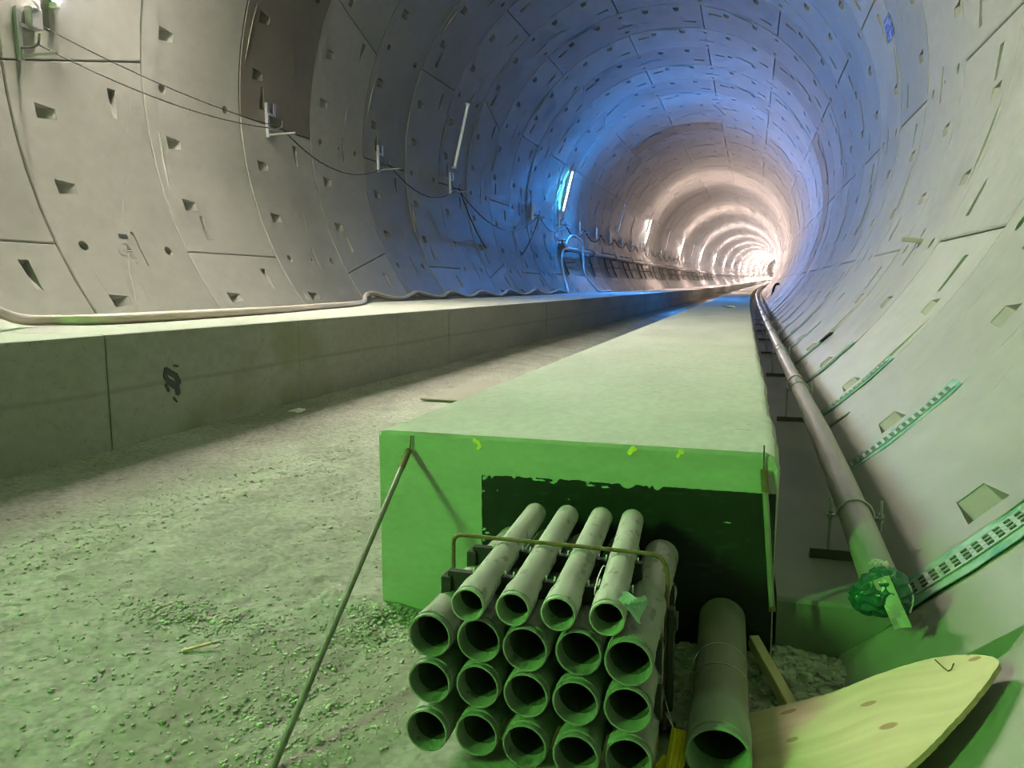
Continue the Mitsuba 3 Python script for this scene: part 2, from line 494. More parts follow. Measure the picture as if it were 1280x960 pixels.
def far_rings(ks, seed):
    """Rings of segments as curved panels with chamfered edges: real joints, few triangles."""
    g = np.random.default_rng(seed)
    V, Fc, n0 = [], [], 0
    for k in ks:
        y0 = ring_y(k) if k >= 0 else -14 + 0
        y0 = ring_y(k)
        W = RW if k >= 0 else 1.76
        start = -53.8 if k % 2 == 0 else -79.9
        for i in range(6):
            lo, hi = start + 52.3 * i, start + 52.3 * (i + 1)
            r = R + g.uniform(-.008, .008)
            if hi > 250: hi = 262
            a = np.radians(np.linspace(lo, hi, 9))
            da = 0.014 / R
            rows = []
            for yy, rr, e in ((0.0, r + .03, 0), (.016, r, 1), (W - .016, r, 1), (W, r + .03, 0)):
                aa = a.copy()
                if e:
                    aa = np.concatenate([[a[0]], [a[0] + da], a[1:-1], [a[-1] - da], [a[-1]]])
                    rad = np.concatenate([[r + .03], np.full(len(a), r), [r + .03]])
                else:
                    aa = np.concatenate([[a[0]], [a[0] + da], a[1:-1], [a[-1] - da], [a[-1]]])
                    rad = np.full(len(aa), rr)
                rows.append(np.column_stack([CX - rad * np.cos(aa), np.full(len(aa), y0 + yy), CZ + rad * np.sin(aa)]))
            m = len(rows[0])
            V.append(np.vstack(rows))
            for q in range(3):
                for j in range(m - 1):
                    p = n0 + q * m + j
                    Fc.append([p, p + m, p + m + 1]); Fc.append([p, p + m + 1, p + 1])
            n0 += 4 * m
    return trimesh.Trimesh(bend(np.vstack(V)), np.array(Fc), process=False)


add('wall_tunnel__far_segments', far_rings(range(N_NEAR, 300), 3), 'm_lining')
tag('wall_tunnel__far_segments', kind='stuff')
cap = trimesh.creation.cylinder(5.2, .3, sections=40)
cap.apply_transform(trimesh.transformations.rotation_matrix(math.pi / 2, [1, 0, 0]))
cap.apply_translation([CX, ring_y(300), CZ])
add('wall_tunnel__far_face', bent(cap), 'm_lining')
add('wall_tunnel__rear_segments', far_rings(range(-14, -3), 4), 'm_lining_grey')
tag('wall_tunnel__rear_segments', kind='stuff')
# faint stencilled strokes and a dark tab on the segment left of the walkway
marks = []
for i, (a, l) in enumerate(((-26.9, .10), (-27.6, .07), (-28.0, .09), (-28.6, .06), (-29.0, .09), (-29.9, .05))):
    p = on_wall(a, Y0 + .505 * RW - .02 + .004 * i, .007)
    marks.append(bar(p - [0, l / 2, 0], p + [0, l / 2, 0], .022, .002, up=[math.cos(math.radians(a)), 0, -math.sin(math.radians(a))]))
arc = [on_wall(-28.3 + 0.55 * math.cos(t), Y0 + .44 * RW + .055 * math.sin(t), .006) for t in np.linspace(0.6, 5.0, 12)]
marks.append(tube(arc, .005, 5))
add('wall_tunnel__stencil_mark', cat(*marks), 'm_stamp')
p = on_wall(-25.8, Y0 + .50 * RW, .007)
add('wall_tunnel__dark_tab', bar(p - [0, .06, 0], p + [0, .06, 0], .045, .004, up=[math.cos(math.radians(25.8)), 0, math.sin(math.radians(25.8))]), 'm_spray')

# ------------------------------------------------------------------ floor
xs = np.concatenate([np.arange(-3.53, 0.36, 0.021)])
ys = np.concatenate([np.arange(-3.0, 1.0, 0.2), np.arange(1.0, 4.5, 0.021), np.geomspace(4.5, 11.0, 90)])
X, Yg = np.meshgrid(xs, ys, indexing='ij')
P3 = np.column_stack([X.ravel(), Yg.ravel(), np.zeros(X.size)])


def rough_mask(x, y):
    band = np.exp(-((x + 2.62 - 0.05 * y) / 0.22) ** 2) + 0.8 * np.exp(-((x + 1.75) / 0.25) ** 2) + np.exp(-((x + 1.15) / 0.3) ** 2) * (y < 2.6)
    return np.clip(band, 0, 1)


zz = zfloor(X, Yg).ravel()
zz = zz + 0.035 * (mfbm(P3 * [0.9, 0.6, 1]) - 0.5) + 0.008 * (mfbm(P3 * [5, 4, 1] + 3) - 0.5)
rm = rough_mask(X.ravel(), Yg.ravel())
lump = mfbm(P3 * [16, 11, 1] + 7) - 0.5
zz = zz + rm * 0.022 * lump + 0.006 * lump * (mnoise(P3 * [1.4, 1.0, 1] + 11) > 0.5)
# rubble ramp against the slab and a trodden edge along the kerb
zz += 0.03 * np.exp(-((Yg.ravel() - SY) / 0.12) ** 2) * (0.4 + mnoise(P3 * [6, 3, 1])) * (X.ravel() > -1.5)
zz += 0.02 * np.exp(-((X.ravel() + 3.5) / 0.1) ** 2) * mnoise(P3 * [3, 5, 1] + 2)
ZZ = zz.reshape(X.shape)
Vf = np.column_stack([X.ravel(), Yg.ravel(), zz])
i, j = np.meshgrid(np.arange(len(xs) - 1), np.arange(len(ys) - 1), indexing='ij')
q = (i * len(ys) + j)
Ff = np.vstack([np.stack([q, q + len(ys), q + len(ys) + 1], -1).reshape(-1, 3), np.stack([q, q + len(ys) + 1, q + 1], -1).reshape(-1, 3)])
near = trimesh.Trimesh(bend(Vf), Ff, process=False)
fy = np.geomspace(11.0, 580, 80)
fx = np.array([-3.53, -3.3, -2.8, -2.3, -1.8, -1.2, -0.5])
FX, FY = np.meshgrid(fx, fy, indexing='ij')
q3 = np.column_stack([FX.ravel(), FY.ravel(), zfloor(FX, FY).ravel()])
q3[:, 2] += 0.03 * (mfbm(q3 * [0.9, 0.3, 0]) - 0.5)
i, j = np.meshgrid(np.arange(len(fx) - 1), np.arange(len(fy) - 1), indexing='ij')
q = i * len(fy) + j
far = trimesh.Trimesh(bend(q3), np.vstack([np.stack([q, q + len(fy), q + len(fy) + 1], -1).reshape(-1, 3), np.stack([q, q + len(fy) + 1, q + 1], -1).reshape(-1, 3)]), process=False)
rear = trimesh.creation.box(bounds=[[-3.53, -19, -0.4], [0.36, -3, -0.2]])
add('floor', cat(near, far, rear), 'm_floor', smooth=60)
tag('floor', 'dusty grey gravelly tunnel floor between the kerb and the slab', kind='structure')


def ground(x, y):
    a = np.clip((np.asarray(x) - xs[0]) / (xs[1] - xs[0]), 0, len(xs) - 1).astype(int)
    b = np.clip(np.searchsorted(ys, y), 0, len(ys) - 1)
    return ZZ[a, b]


# ------------------------------------------------------------------ walkway along the left wall, cast in sections
tag('walkway', 'raised concrete walkway with a sheer kerb face along the left wall', kind='structure')
KX, KZ = -3.496, 0.6826
cuts = [-14.0, -6.2, 3.5 - 4.86, 3.5, 8.84, 13.7, 18.5, 23.4, 28.2, 33.1, 38, 43, 48, 53, 58, 68, 78, 88, 100, 115, 130, 150, 175, 200, 240, 300, 392, 580]
for a, b in zip(cuts[:-1], cuts[1:]):
    g = 0.006
    dy = nrg.uniform(-.003, .003)
    prof = lambda y: [[KX + dy, -0.04], [-5.57, -0.04], [-6.02, .40], [-6.232, KZ], [KX - .022 + dy, KZ], [KX - .006 + dy, KZ - .006], [KX + dy, KZ - .022]]
    st = np.unique(np.concatenate([[a + g], np.arange(a + 3, b, 3.0) if b > 30 else [], [b - g]]))
    add('walkway__section', bent(loft(prof, st)), 'm_kerb')


def blob(pts, rad, y=None, x=None, jitter=.3, seed=0):
    """union of discs -> ragged polygon"""
    g = np.random.default_rng(seed)
    ps = []
    for (u, v), r in zip(pts, rad):
        t = np.linspace(0, 2 * np.pi, 14, endpoint=False)
        rr = r * (1 + jitter * g.uniform(-1, 1, 14))
        ps.append(Polygon(np.column_stack([u + rr * np.cos(t), v + rr * np.sin(t) * 1.2])).buffer(0))
    u = unary_union(ps)
    return u


def flat_x(poly, x, t=.002):
    """(y,z) polygon -> thin plate at x facing +x"""
    ms = []
    for pl in (poly.geoms if hasattr(poly, 'geoms') else [poly]):
        m = trimesh.creation.extrude_polygon(pl, t, engine='earcut')
        v = m.vertices.copy()
        m.vertices = np.column_stack([x + v[:, 2], v[:, 0], v[:, 1]])
        ms.append(m)
    return cat(*ms)


def flat_y(poly, y, t=.002):
    """(x,z) polygon -> thin plate at y facing -y"""
    ms = []
    for pl in (poly.geoms if hasattr(poly, 'geoms') else [poly]):
        m = trimesh.creation.extrude_polygon(pl, t, engine='earcut')
        v = m.vertices.copy()
        m.vertices = np.column_stack([v[:, 0], y - v[:, 2], v[:, 1]])
        m.invert() if m.volume < 0 else None
        ms.append(m)
    return cat(*ms)


def strokes(lines):
    from shapely.geometry import LineString
    return unary_union([LineString(l).buffer(w, quad_segs=3) for l, w in lines])


sp = strokes([([(4.035, .450), (4.07, .445)], .007), ([(3.965, .43), (4.0, .41), (4.05, .385), (4.075, .34)], .019), ([(3.965, .43), (3.955, .39), (3.985, .35), (4.02, .325)], .017),
              ([(4.0, .345), (4.05, .315), (4.06, .275)], .022), ([(3.955, .335), (3.975, .30)], .012), ([(4.02, .245), (4.045, .215)], .006)])
add('walkway__spray_mark', flat_x(sp, KX + .004), 'm_spray')
tag('walkway__spray_mark', 'black sprayed curl on the kerb face')
sp = strokes([([(7.36, .53), (7.39, .50)], .012), ([(7.36, .46), (7.40, .40), (7.42, .36)], .016), ([(7.38, .33), (7.41, .27)], .012)])
add('walkway__spray_mark', flat_x(sp, KX + .004), 'm_stamp')
add('walkway__spray_mark', flat_x(blob([(8.62, .38), (8.66, .32), (8.6, .30)], [.05, .06, .04], seed=5), KX + .004), 'm_stamp')

# ------------------------------------------------------------------ concrete slab in the middle of the tunnel
XL, XR = -1.263, 0.132


def slab_prof(y):
    e = 0.012 * (mfbm(np.array([[y * 2.2, 1.0, 4.0]]))[0] - .5) + 0.012 * (mnoise(np.array([[y * 9.0, 3.0, 1.0]]))[0] - .5)
    e *= 1.0 if y < 30 else 0.3
    return [[XL, -0.30], [XR + e * .3, -0.30], [XR + e, 0.1], [XR + .004 + e, SLAB - .045], [XR - .012 + e, SLAB - .012], [XR - .04 + e * .6, SLAB],
            [XL + .03, SLAB + .001], [XL + .008, SLAB - .004], [XL, SLAB - .014]]


sy_ = np.concatenate([[SY, SY + .010], np.arange(SY + .05, 9, .05), np.geomspace(9.1, 580, 90)])


def slab_prof2(y):
    p = np.array(slab_prof(y))
    if y <= SY + 1e-6:
        p = p + np.array([[0.006, 0], [-.006, 0], [-.006, 0], [-.006, -.004], [-.006, -.010], [0, -.012], [.004, -.012], [.006, -.010], [.006, -.004]])
    return p


add('concrete_slab__body', bent(loft(slab_prof2, sy_)), 'm_slab', smooth=25)
tag('concrete_slab', 'long pale concrete slab lit green with a black painted front, running into the tunnel', 'concrete slab')
# black coating on the front face with a torn painted edge
top = []
for x in np.arange(-0.858, 0.1269, .009):
    t_ = (x + .858) / .99
    rag = (0.013 * (mfbm(np.array([[x * 55, 2.0, 1.0]]))[0] - .35) + 0.012 * (mnoise(np.array([[x * 130, 5.0, 1.0]]))[0] > .72)) * (1 if x < -.22 else .1)
    top.append((x, .300 - rag + .004 * t_))
left = [(-.858 + .006 * (mfbm(np.array([[9.0, z * 60, 2.0]]))[0] - .5), z) for z in np.arange(-.28, .29, .02)]
coat = Polygon([(.127, -.29)] + top[::-1] + left[::-1] + [(-.858, -.29)]).buffer(0)
add('concrete_slab__black_coating', flat_y(coat, SY - .0005, .004), 'm_coat')
tag('concrete_slab__black_coating', 'black coating with a torn upper edge')
flk = []
for s_, (x, z, w, h) in enumerate(((-.60, .289, .010, .0035), (-.47, .289, .014, .003), (-.42, .287, .012, .004), (-.65, .294, .02, .003), (-.848, .288, .006, .007), (-.852, .24, .003, .008), (-.80, .245, .002, .007),
                                 (-.85, .10, .005, .008), (-.838, .088, .008, .004), (-.852, .06, .004, .014), (-.545, .235, .002, .006), (-.02, .20, .010, .002))):
    flk.append(blob([(x, z)], [w], jitter=.6, seed=s_) if h > w else Polygon([(x + w * math.cos(t) * (1 + .4 * math.sin(5 * t + s_)), z + h * math.sin(t) * (1 + .4 * math.cos(4 * t + s_))) for t in np.linspace(0, 6.28, 16, endpoint=False)]).buffer(0))
add('concrete_slab__paint_flake', flat_y(unary_union(flk), SY - .0045, .0015), 'm_mint')
for s_, L in enumerate((([(-.885, .418), (-.872, .412), (-.866, .398), (-.872, .390)], .006), ([(-.330, .425), (-.340, .408)], .008), ([(-.176, .424), (-.184, .406)], .005))):
    add('concrete_slab__yellow_mark', flat_y(strokes([L, ([L[0][0], (L[0][0][0] + .006, L[0][0][1] - .004)], .007)]), SY - .0003, .002), 'm_yellow_paint')

# ------------------------------------------------------------------ ledge and gutter between the slab and the right wall
gy = np.concatenate([[2.56, 2.57], np.arange(2.7, 9, .3), np.geomspace(9.3, 580, 80)])


def gut_prof(y):
    e = .008 * (mnoise(np.array([[y * 3, 1.0, 2.0]]))[0] - .5)
    d = .012 if y <= 2.561 else 0
    return [[XR + .012, -.30], [.25, -.30], [.32, -.255], [.42, -.185], [.536, GUT - .0 + e], [.30, GUT + e - d], [XR + .012, GUT + e - d]]


add('gutter_ledge', bent(loft(gut_prof, gy)), 'm_lining_grey')
tag('gutter_ledge', 'low concrete ledge forming the gutter between the slab and the right wall', kind='structure')

# ------------------------------------------------------------------ lamps on the left wall
def lamp(y, emit, label, group=None, lo=4.6):
    t = thing('tube_lamp')
    e0, e1 = on_wall(lo, y, .07), on_wall(lo + 18.4, y, .07)
    add(t + '__housing', bar(e0, e1, .096, .035, .006, up=[math.cos(math.radians(lo + 9.2)), 0, -math.sin(math.radians(lo + 9.2))]), 'm_housing')
    am = math.radians(lo + 9.2)
    o = np.array([math.cos(am), 0, -math.sin(am)])
    dome = [(-.045, .018), (-.040, .036), (-.020, .044), (.020, .044), (.040, .036), (.045, .018)]     # shallow diffuser facing the tunnel axis
    dv = np.array([e + [0, a_, 0] + o * b_ for e in (e0, e1) for a_, b_ in dome])
    df = [[i, i + 1, i + 7] for i in range(5)] + [[i, i + 7, i + 6] for i in range(5)]
    dm = trimesh.Trimesh(dv, df, process=False)
    if np.mean(dm.face_normals @ o) < 0:
        dm.invert()
    d = mikit.ply(dm, 'm_tube_off', smooth=False)
    if emit is not None:
        d['emitter'] = emitter(emit)
        d['bsdf'] = {'type': 'ref', 'id': 'm_tube_off'}
    scene[t + '__tube'] = d
    for a in (lo - .4, lo + 18.8):
        p, q_ = on_wall(a, y, .0), on_wall(a, y, .125)
        add(t + '__end_cap', bar(p + (q_ - p) * .1, q_, .05, .05, .006, up=[0, 1, 0]), 'm_housing')
    tag(t, label, 'lamp', group)


lamp(Y0 + .33 * RW, WHITE_NEAR, 'bright white wall tube cut by the top left corner of the picture')
lamp(Y0 + .33 * RW, WHITE_UPPER, 'bright white tube high on the left wall above the first bracket', lo=26.0)
lamp(Y0 + 6.45 * RW, None, 'unlit pale grey tube on the dim left wall, nearest of the dark ones')
lamp(Y0 + 12.6 * RW, BLUE, 'glowing blue wall tube above the end of the left pipe')
lamp(Y0 + 19.45 * RW, None, 'unlit tube on the left wall just beyond the blue lamp')
lamp(Y0 + 25.3 * RW, WARM_MID, 'white wall tube first beyond the blue lamp')
lamp(Y0 + 31.6 * RW, None, 'unlit thin tube between the first two white lamps beyond the blue one')
lamp(Y0 + 37.9 * RW, WARM_MID * 1.4, 'white wall tube second beyond the blue lamp')
lamp(Y0 + 44.2 * RW, None, 'unlit thin tube farthest down the left wall that can be made out')
lamp(Y0 + 50.5 * RW, WARM_FAR, 'white wall tube third beyond the blue lamp')
for k in (63, 75.5, 88, 100.5, 113, 125.5, 138, 150.5, 163, 188, 213, 238, 263, 288):
    lamp(Y0 + k * RW, WARM_FAR if WARM_FAR is None else WARM_FAR * (1 if k < 110 else 5), 'one of the white tubes merging into glare at the far tunnel end', 'far white lamps in the glare')
lamp(-4.9, GREEN, 'green safety tube on the left wall behind the photographer')

# ------------------------------------------------------------------ brackets on the left wall
def upper_bracket(y, label, group=None, full=True):
    t = thing('cable_bracket')
    z0, z1 = -4.0, 2.4
    pts = [on_wall(a, y, .03) for a in np.linspace(z0, z1, 4)]
    add(t + '__post', cat(*[bar(pts[i], pts[i + 1], .05, .05, up=[0, 1, 0]) for i in range(3)]), 'm_steel')
    p = on_wall(z0 + .45, y, .04)
    add(t + '__arm', tube([p, p + [.46, .02, .015]], .017, 8), 'm_steel', smooth=40)
    h = on_wall(z0 + 1.5, y, .04)
    add(t + '__hook', tube(smooth_path([h, h + [.16, .01, 0], h + [.23, .01, .03], h + [.25, .01, .12]], 4), .012, 6), 'm_steel_dark', smooth=40)
    if full:
        c = on_wall(1.2, y + .16, .05)
        add(t + '__side_plate', boxm(c[0], c[0] + .012, c[1] - .03, c[1] + .03, c[2] - .09, c[2] + .11), 'm_steel')
        c2 = on_wall(0.3, y + .08, .04)
        add(t + '__spacer', boxm(c2[0] - .02, c2[0] + .03, c2[1] - .08, c2[1] + .08, c2[2] - .02, c2[2] + .02), 'm_steel')
    tag(t, label, 'bracket', group)
    return bend(h * 1.0) - 0 if False else h + [.22, .01, .02]


hooks = {}
for y, lb in ((2.50, 'steel cable bracket left of the bright lamp, holding up the brown hose'), (6.36, 'green-tinged steel cable bracket below the bright lamp at the top left'), (10.63, 'steel cable bracket by the dark segment, second from the left'),
              (14.38, 'steel cable bracket third from the left, on the grey wall'), (18.3, 'steel cable bracket at the foot of the nearest unlit tube'), (25.95, 'steel cable bracket on the blue wall left of the blue lamp'),
              (29.85, 'steel cable bracket under the blue lamp')):
    hooks[y] = upper_bracket(y, lb)
for k in range(14):
    y = 33.7 + 3.82 * k
    hooks[y] = upper_bracket(y, f'small cable bracket above the left wall pipe, {ORD[k]} beyond the blue lamp' if k < 6 else 'tiny cable bracket above the left wall pipe, far beyond the blue lamp', 'cable brackets beyond the blue lamp', full=False)
# junction box at the first bracket
h0 = hooks[6.36]
t = thing('junction_box')
jb = on_wall(1.6, 6.52, .02)
add(t, boxm(jb[0], jb[0] + .10, jb[1] - .07, jb[1] + .07, jb[2] - .11, jb[2] + .10, .008), 'm_steel')
tag(t, 'small grey junction box beside the bracket under the top left lamp', 'junction box')


def sag(p, q, d, n=18):
    t = np.linspace(0, 1, n)[:, None]
    c = np.asarray(p) * (1 - t) + np.asarray(q) * t
    c[:, 2] -= (4 * d * t * (1 - t))[:, 0]
    return c


hk = sorted(hooks)
cab = [(jb + [.08, .05, -.06], hooks[10.63], .10, .007, 'black cable from the junction box dipping to the second bracket, the upper one'),
       (h0, hooks[10.63] + [.02, 0, -.03], .16, .008, 'black cable slung from the first to the second bracket, the lower one'),
       (hooks[10.63], hooks[14.38], .42, .010, 'black cable hanging between the second and third brackets'),
       (hooks[14.38], hooks[18.3], .42, .012, 'black cable hanging between the third bracket and the one by the unlit tube'),
       (hooks[18.3], hooks[25.95] - [0, 0, .1], 1.75, .016, 'black cable drooping in a deep loop on the bluish wall'),
       (hooks[25.95], hooks[29.85], .45, .014, 'cable sagging between the two brackets left of the blue lamp')]
for p, q_, d, r, lb in cab:
    t = thing('cable')
    add(t, tube(sag(p, q_, d), r, 6), 'm_cable', smooth=60)
    tag(t, lb, 'cable')
t = thing('cable')
add(t, tube(sag(hooks[18.3] + [0, 0, -.05], hooks[25.95], .75), .012, 6), 'm_cable', smooth=60)
tag(t, 'thin cable sagging above the deep loop on the bluish wall', 'cable')
t = thing('cable')
add(t, tube(smooth_path([jb + [.05, -.35, .10], jb + [.12, -.15, .16], jb + [.12, -.02, .12], jb + [.06, .05, .02]], 6), .009, 6), 'm_cable_grey', smooth=60)
tag(t, 'pale cable curling into the junction box at the top left', 'cable')
hb = [y for y in hk if y >= 29.8]
for n, (a, b) in enumerate(zip(hb[:-1], hb[1:])):
    t = thing('cable')
    pts = np.vstack([sag(hooks[a], hooks[b], rnd.uniform(.3, .55), 10)])
    add(t, tube(pts, .028, 5), 'm_cable', smooth=60)
    tag(t, f'dark cable bundle sagging between brackets, {ORD[n]} span beyond the blue lamp' if n < 5 else 'tiny dark cable span far beyond the blue lamp', 'cable', 'cable spans beyond the blue lamp')

# pipe on the left wall with its brackets
LZ = 2.42
t = thing('water_pipe')
lp = [bend(np.array([-6.90, y, LZ])) for y in np.concatenate([[29.3], np.geomspace(30, 580, 70)])]
add(t + '__tube', tube(lp, .10, 12), 'm_lining_pale', smooth=40)
for y in np.arange(35.2, 110, 5.85):
    c = bend(np.array([-6.90, y, LZ]))
    add(t + '__coupling', tube([c - [0, .09, 0], c + [0, .09, 0]], .135, 12), 'm_steel_dark', smooth=40)
c = bend(np.array([-6.90, 29.3, LZ]))
add(t + '__valve', cat(tube([c - [0, .30, 0], c + [0, .35, 0]], .15, 12), tube([c - [0, .1, -.0], c + [0, -.1, .3]], .04, 8), tube([c + [-.14, -.1, .3], c + [.14, -.1, .3]], .02, 8)), 'm_steel_dark', smooth=40)
tag(t, 'dark metal pipe along the left wall starting under the blue lamp', 'pipe')
kk = 0
for k in range(12, 62):
    if k % 3 == 1:
        continue
    y = Y0 + k * RW + (0.35 if k == 12 else 0)
    t = thing('pipe_bracket')
    a0, a1 = -27.5, -11.5
    pts = [on_wall(a, y, .03) for a in np.linspace(a0, a1, 5)]
    add(t + '__post', cat(*[bar(pts[i], pts[i + 1], .055, .05, up=[0, 1, 0]) for i in range(4)]), 'm_steel_dark')
    for a in (-21.5, -15.9, -12.3):
        p = on_wall(a, y, .03)
        L = .42 if a < -13 else .34
        add(t + '__arm', bar(p, p + [L, 0, .01], .032, .032), 'm_steel_dark')
    if k == 12:
        tag(t, 'tall dark bracket holding the end of the left wall pipe', 'bracket')
    elif kk < 10:
        tag(t, f'dark bracket under the left wall pipe, {ORD[kk]} beyond the one at the pipe end', 'bracket', 'brackets under the left wall pipe')
        kk += 1
    else:
        tag(t, 'tiny dark bracket far along the left wall pipe', 'bracket', 'brackets far along the left wall pipe')

# hose on the walkway, wavy hose along the wall, drop hoses at the pipe end
hose = [(-6.98, 2.52, 3.30), (-6.96, 2.44, 3.05), (-6.5, 2.2, 2.3), (-5.6, 2.05, 1.62), (-4.7, 2.35, 1.22), (-4.22, 2.85, 1.02), (-4.24, 3.25, .90), (-4.40, 3.62, .79), (-4.60, 3.95, .735), (-4.62, 4.20, .722), (-4.40, 4.42, .719), (-4.36, 4.92, .719), (-4.42, 5.6, .719), (-4.5, 6.35, .719), (-4.66, 7.2, .719), (-4.88, 8.16, .719), (-5.16, 9.45, .719), (-5.75, 10.9, .725), (-6.25, 11.9, .80), (-6.30, 12.25, .845),
        (-6.28, 12.75, .775), (-6.24, 13.3, .735), (-6.28, 13.8, .79), (-6.31, 14.2, .845), (-6.27, 14.9, .76), (-6.25, 15.4, .745), (-6.30, 16.05, .84), (-6.24, 16.9, .72), (-6.26, 17.5, .765), (-6.30, 18.1, .84),
        (-6.22, 19.1, .72), (-6.26, 19.8, .77), (-6.30, 20.4, .85), (-6.23, 21.5, .73), (-6.26, 22.4, .77), (-6.29, 23.1, .83), (-6.21, 24.2, .72), (-6.26, 25.3, .77), (-6.30, 26.2, .83), (-6.25, 27.0, .76)]
t = thing('hose')
add(t, tube(bend(smooth_path(hose, 6)), .036, 10), 'm_hose', smooth=60)
tag(t, 'long brown hose lying on the walkway and rising in waves along the wall', 'hose')
t = thing('hose')
hp = [(-6.78, 29.1, 2.42), (-6.80, 28.8, 2.2), (-6.72, 28.4, 1.75), (-6.50, 28.0, 1.2), (-6.28, 27.5, .85), (-6.22, 27.15, .75)]
add(t, tube(bend(smooth_path(hp, 6)), .045, 8), 'm_cable_grey', smooth=60)
tag(t, 'pale hose dropping from the pipe valve to the wavy hose', 'hose')
t = thing('hose')
hp = [(-6.75, 29.1, 2.5), (-6.7, 29.6, 2.85), (-6.65, 30.4, 2.95), (-6.55, 31.2, 2.7), (-6.55, 31.5, 2.1), (-6.5, 31.6, 1.5), (-6.2, 32.0, .95), (-6.05, 32.6, .73), (-6.05, 34.5, .73), (-6.05, 35.5, .73)]
add(t, tube(bend(smooth_path(hp, 6)), .045, 8), 'm_cable_grey', smooth=60)
tag(t, 'pale hose looping over the pipe valve and down onto the walkway', 'hose')

# ------------------------------------------------------------------ pipe along the right wall
def rp(y):
    return np.interp(y, [2.2, 2.4, 3.0, 3.6, 4.3, 7, 11, 20, 40, 600], [.045, .06, .10, .13, .155, .185, .225, .275, .37, .37])


t = thing('drain_pipe')
yy = np.concatenate([np.arange(2.42, 12, .2), np.geomspace(12, 580, 70)])
add(t + '__tube', tube([bend(np.array([.432, y, rp(y)])) for y in yy], .056, 20), 'm_drain', smooth=40)
for y in list(np.arange(6.6, 40, 3.1)):
    add(t + '__coupling', tube([bend(np.array([.432, y + s, rp(y + s)])) for s in (-.07, .07)], .064, 16), 'm_drain', smooth=40)
tag(t, 'long grey pipe on clamps in the gutter along the right wall', 'pipe')
for n, y in enumerate(list(np.arange(3.02, 34, 3.1))):
    c = bend(np.array([.432, y, rp(y)]))
    t = thing('pipe_clamp')
    pts = [c + [-.10, 0, 0], c + [-.066, 0, -.002]] + [c + [.064 * math.cos(a), 0, .064 * math.sin(a)] for a in np.linspace(math.pi, 0, 12)] + [c + [.066, 0, -.002], c + [.10, 0, 0]]
    add(t + '__strap', tube(pts, .0055, 8), 'm_steel', smooth=50)
    for s in (-1, 1):
        b = GUT + .004 if s < 0 else max(GUT, -.02)
        add(t + '__threaded_rod', tube([[c[0] + s * .088, c[1], b], [c[0] + s * .088, c[1], c[2] + .065]], .005, 8), 'm_steel', smooth=50)
        for dz in (-.011, .011):
            add(t + '__nut', tube([[c[0] + s * .088, c[1], c[2] + dz - .005], [c[0] + s * .088, c[1], c[2] + dz + .005]], .010, 6), 'm_steel')
    add(t + '__base_angle', cat(boxm(c[0] - .155, c[0] + .06, c[1] - .025, c[1] + .025, GUT + .002, GUT + .007), boxm(c[0] - .155, c[0] + .06, c[1] - .025, c[1] - .019, GUT + .002, GUT + .04)), 'm_steel_dark')
    tag(t, ['nearest pipe clamp on threaded rods, just behind the wrapped pipe end', 'second pipe clamp from the wrapped pipe end', 'third pipe clamp from the wrapped pipe end'][n] if n < 3 else f'small clamp on the right pipe, {ORD[n]} from the wrapped pipe end' if n < 6 else 'tiny distant clamp on the pipe in the right gutter',
        'clamp', None if n < 3 else 'distant clamps on the right pipe')
# plastic bag and tape at its end
t = thing('plastic_bag')
def crumple(center, radii, seed, amp, stretch=None):
    ic = trimesh.creation.icosphere(subdivisions=4)
    v = ic.vertices.copy()
    r1 = 1 - np.abs(mnoise(v * 2.6 + seed) - .5) * 2.4
    r2 = 1 - np.abs(mnoise(v * 6.0 + seed + 4) - .5) * 2.4
    w = v * (1 + amp * (r1 - .5) + amp * .28 * (r2 - .5))[:, None]
    if stretch is not None:
        w = stretch(w, v)
    ic.vertices = w * radii + center
    return ic


def wing(w, v):
    k = np.clip(-v[:, 0] * .9 - v[:, 2] * .35, 0, 1)[:, None] ** 2
    return w + k * [-.55, -.15, -.15]


add(t + '__film', crumple([.437, 2.375, .060], [.062, .050, .064], 5, .40, wing), 'm_bag', smooth=True)
v_ = np.array([[.402, 2.352, .012], [.392, 2.345, .055], [.404, 2.338, .098], [.425, 2.340, .112], [.418, 2.333, .075], [.410, 2.333, .040]])
add(t + '__bag_rim', cat(tube(smooth_path(v_, 5), .004 + .0025 * np.sin(np.arange(26) * 1.3) ** 2, 7), tube(smooth_path([[.488, 2.36, .10], [.503, 2.355, .06], [.497, 2.35, .015]], 5), .004, 7)), 'm_film', smooth=40)
gs = np.linspace(0, 1, 14)
tv, tf = [], []
for q_ in gs:
    c_ = np.array([.412, 2.335, .118]) * (1 - q_) + np.array([.474, 2.310, -.016]) * q_
    for u_ in (-1, -.3, .35, 1):
        tv.append(c_ + np.array([.021, -.004, .010]) * u_ + [0, .005 * math.sin(9 * q_ + 2 * u_) - .004 * abs(u_), 0])
for a_ in range(13):
    for b_ in range(3):
        k_ = a_ * 4 + b_
        tf += [[k_, k_ + 4, k_ + 5], [k_, k_ + 5, k_ + 1]]
add(t + '__tape', trimesh.Trimesh(np.array(tv), np.array(tf), process=False), 'm_tape')
add(t + '__grey_patch', crumple([.432, 2.47, .108], [.026, .030, .014], 9, .5), 'm_tape')
tag(t, 'crumpled dark green plastic bag taped over the near end of the right pipe', 'plastic bag')

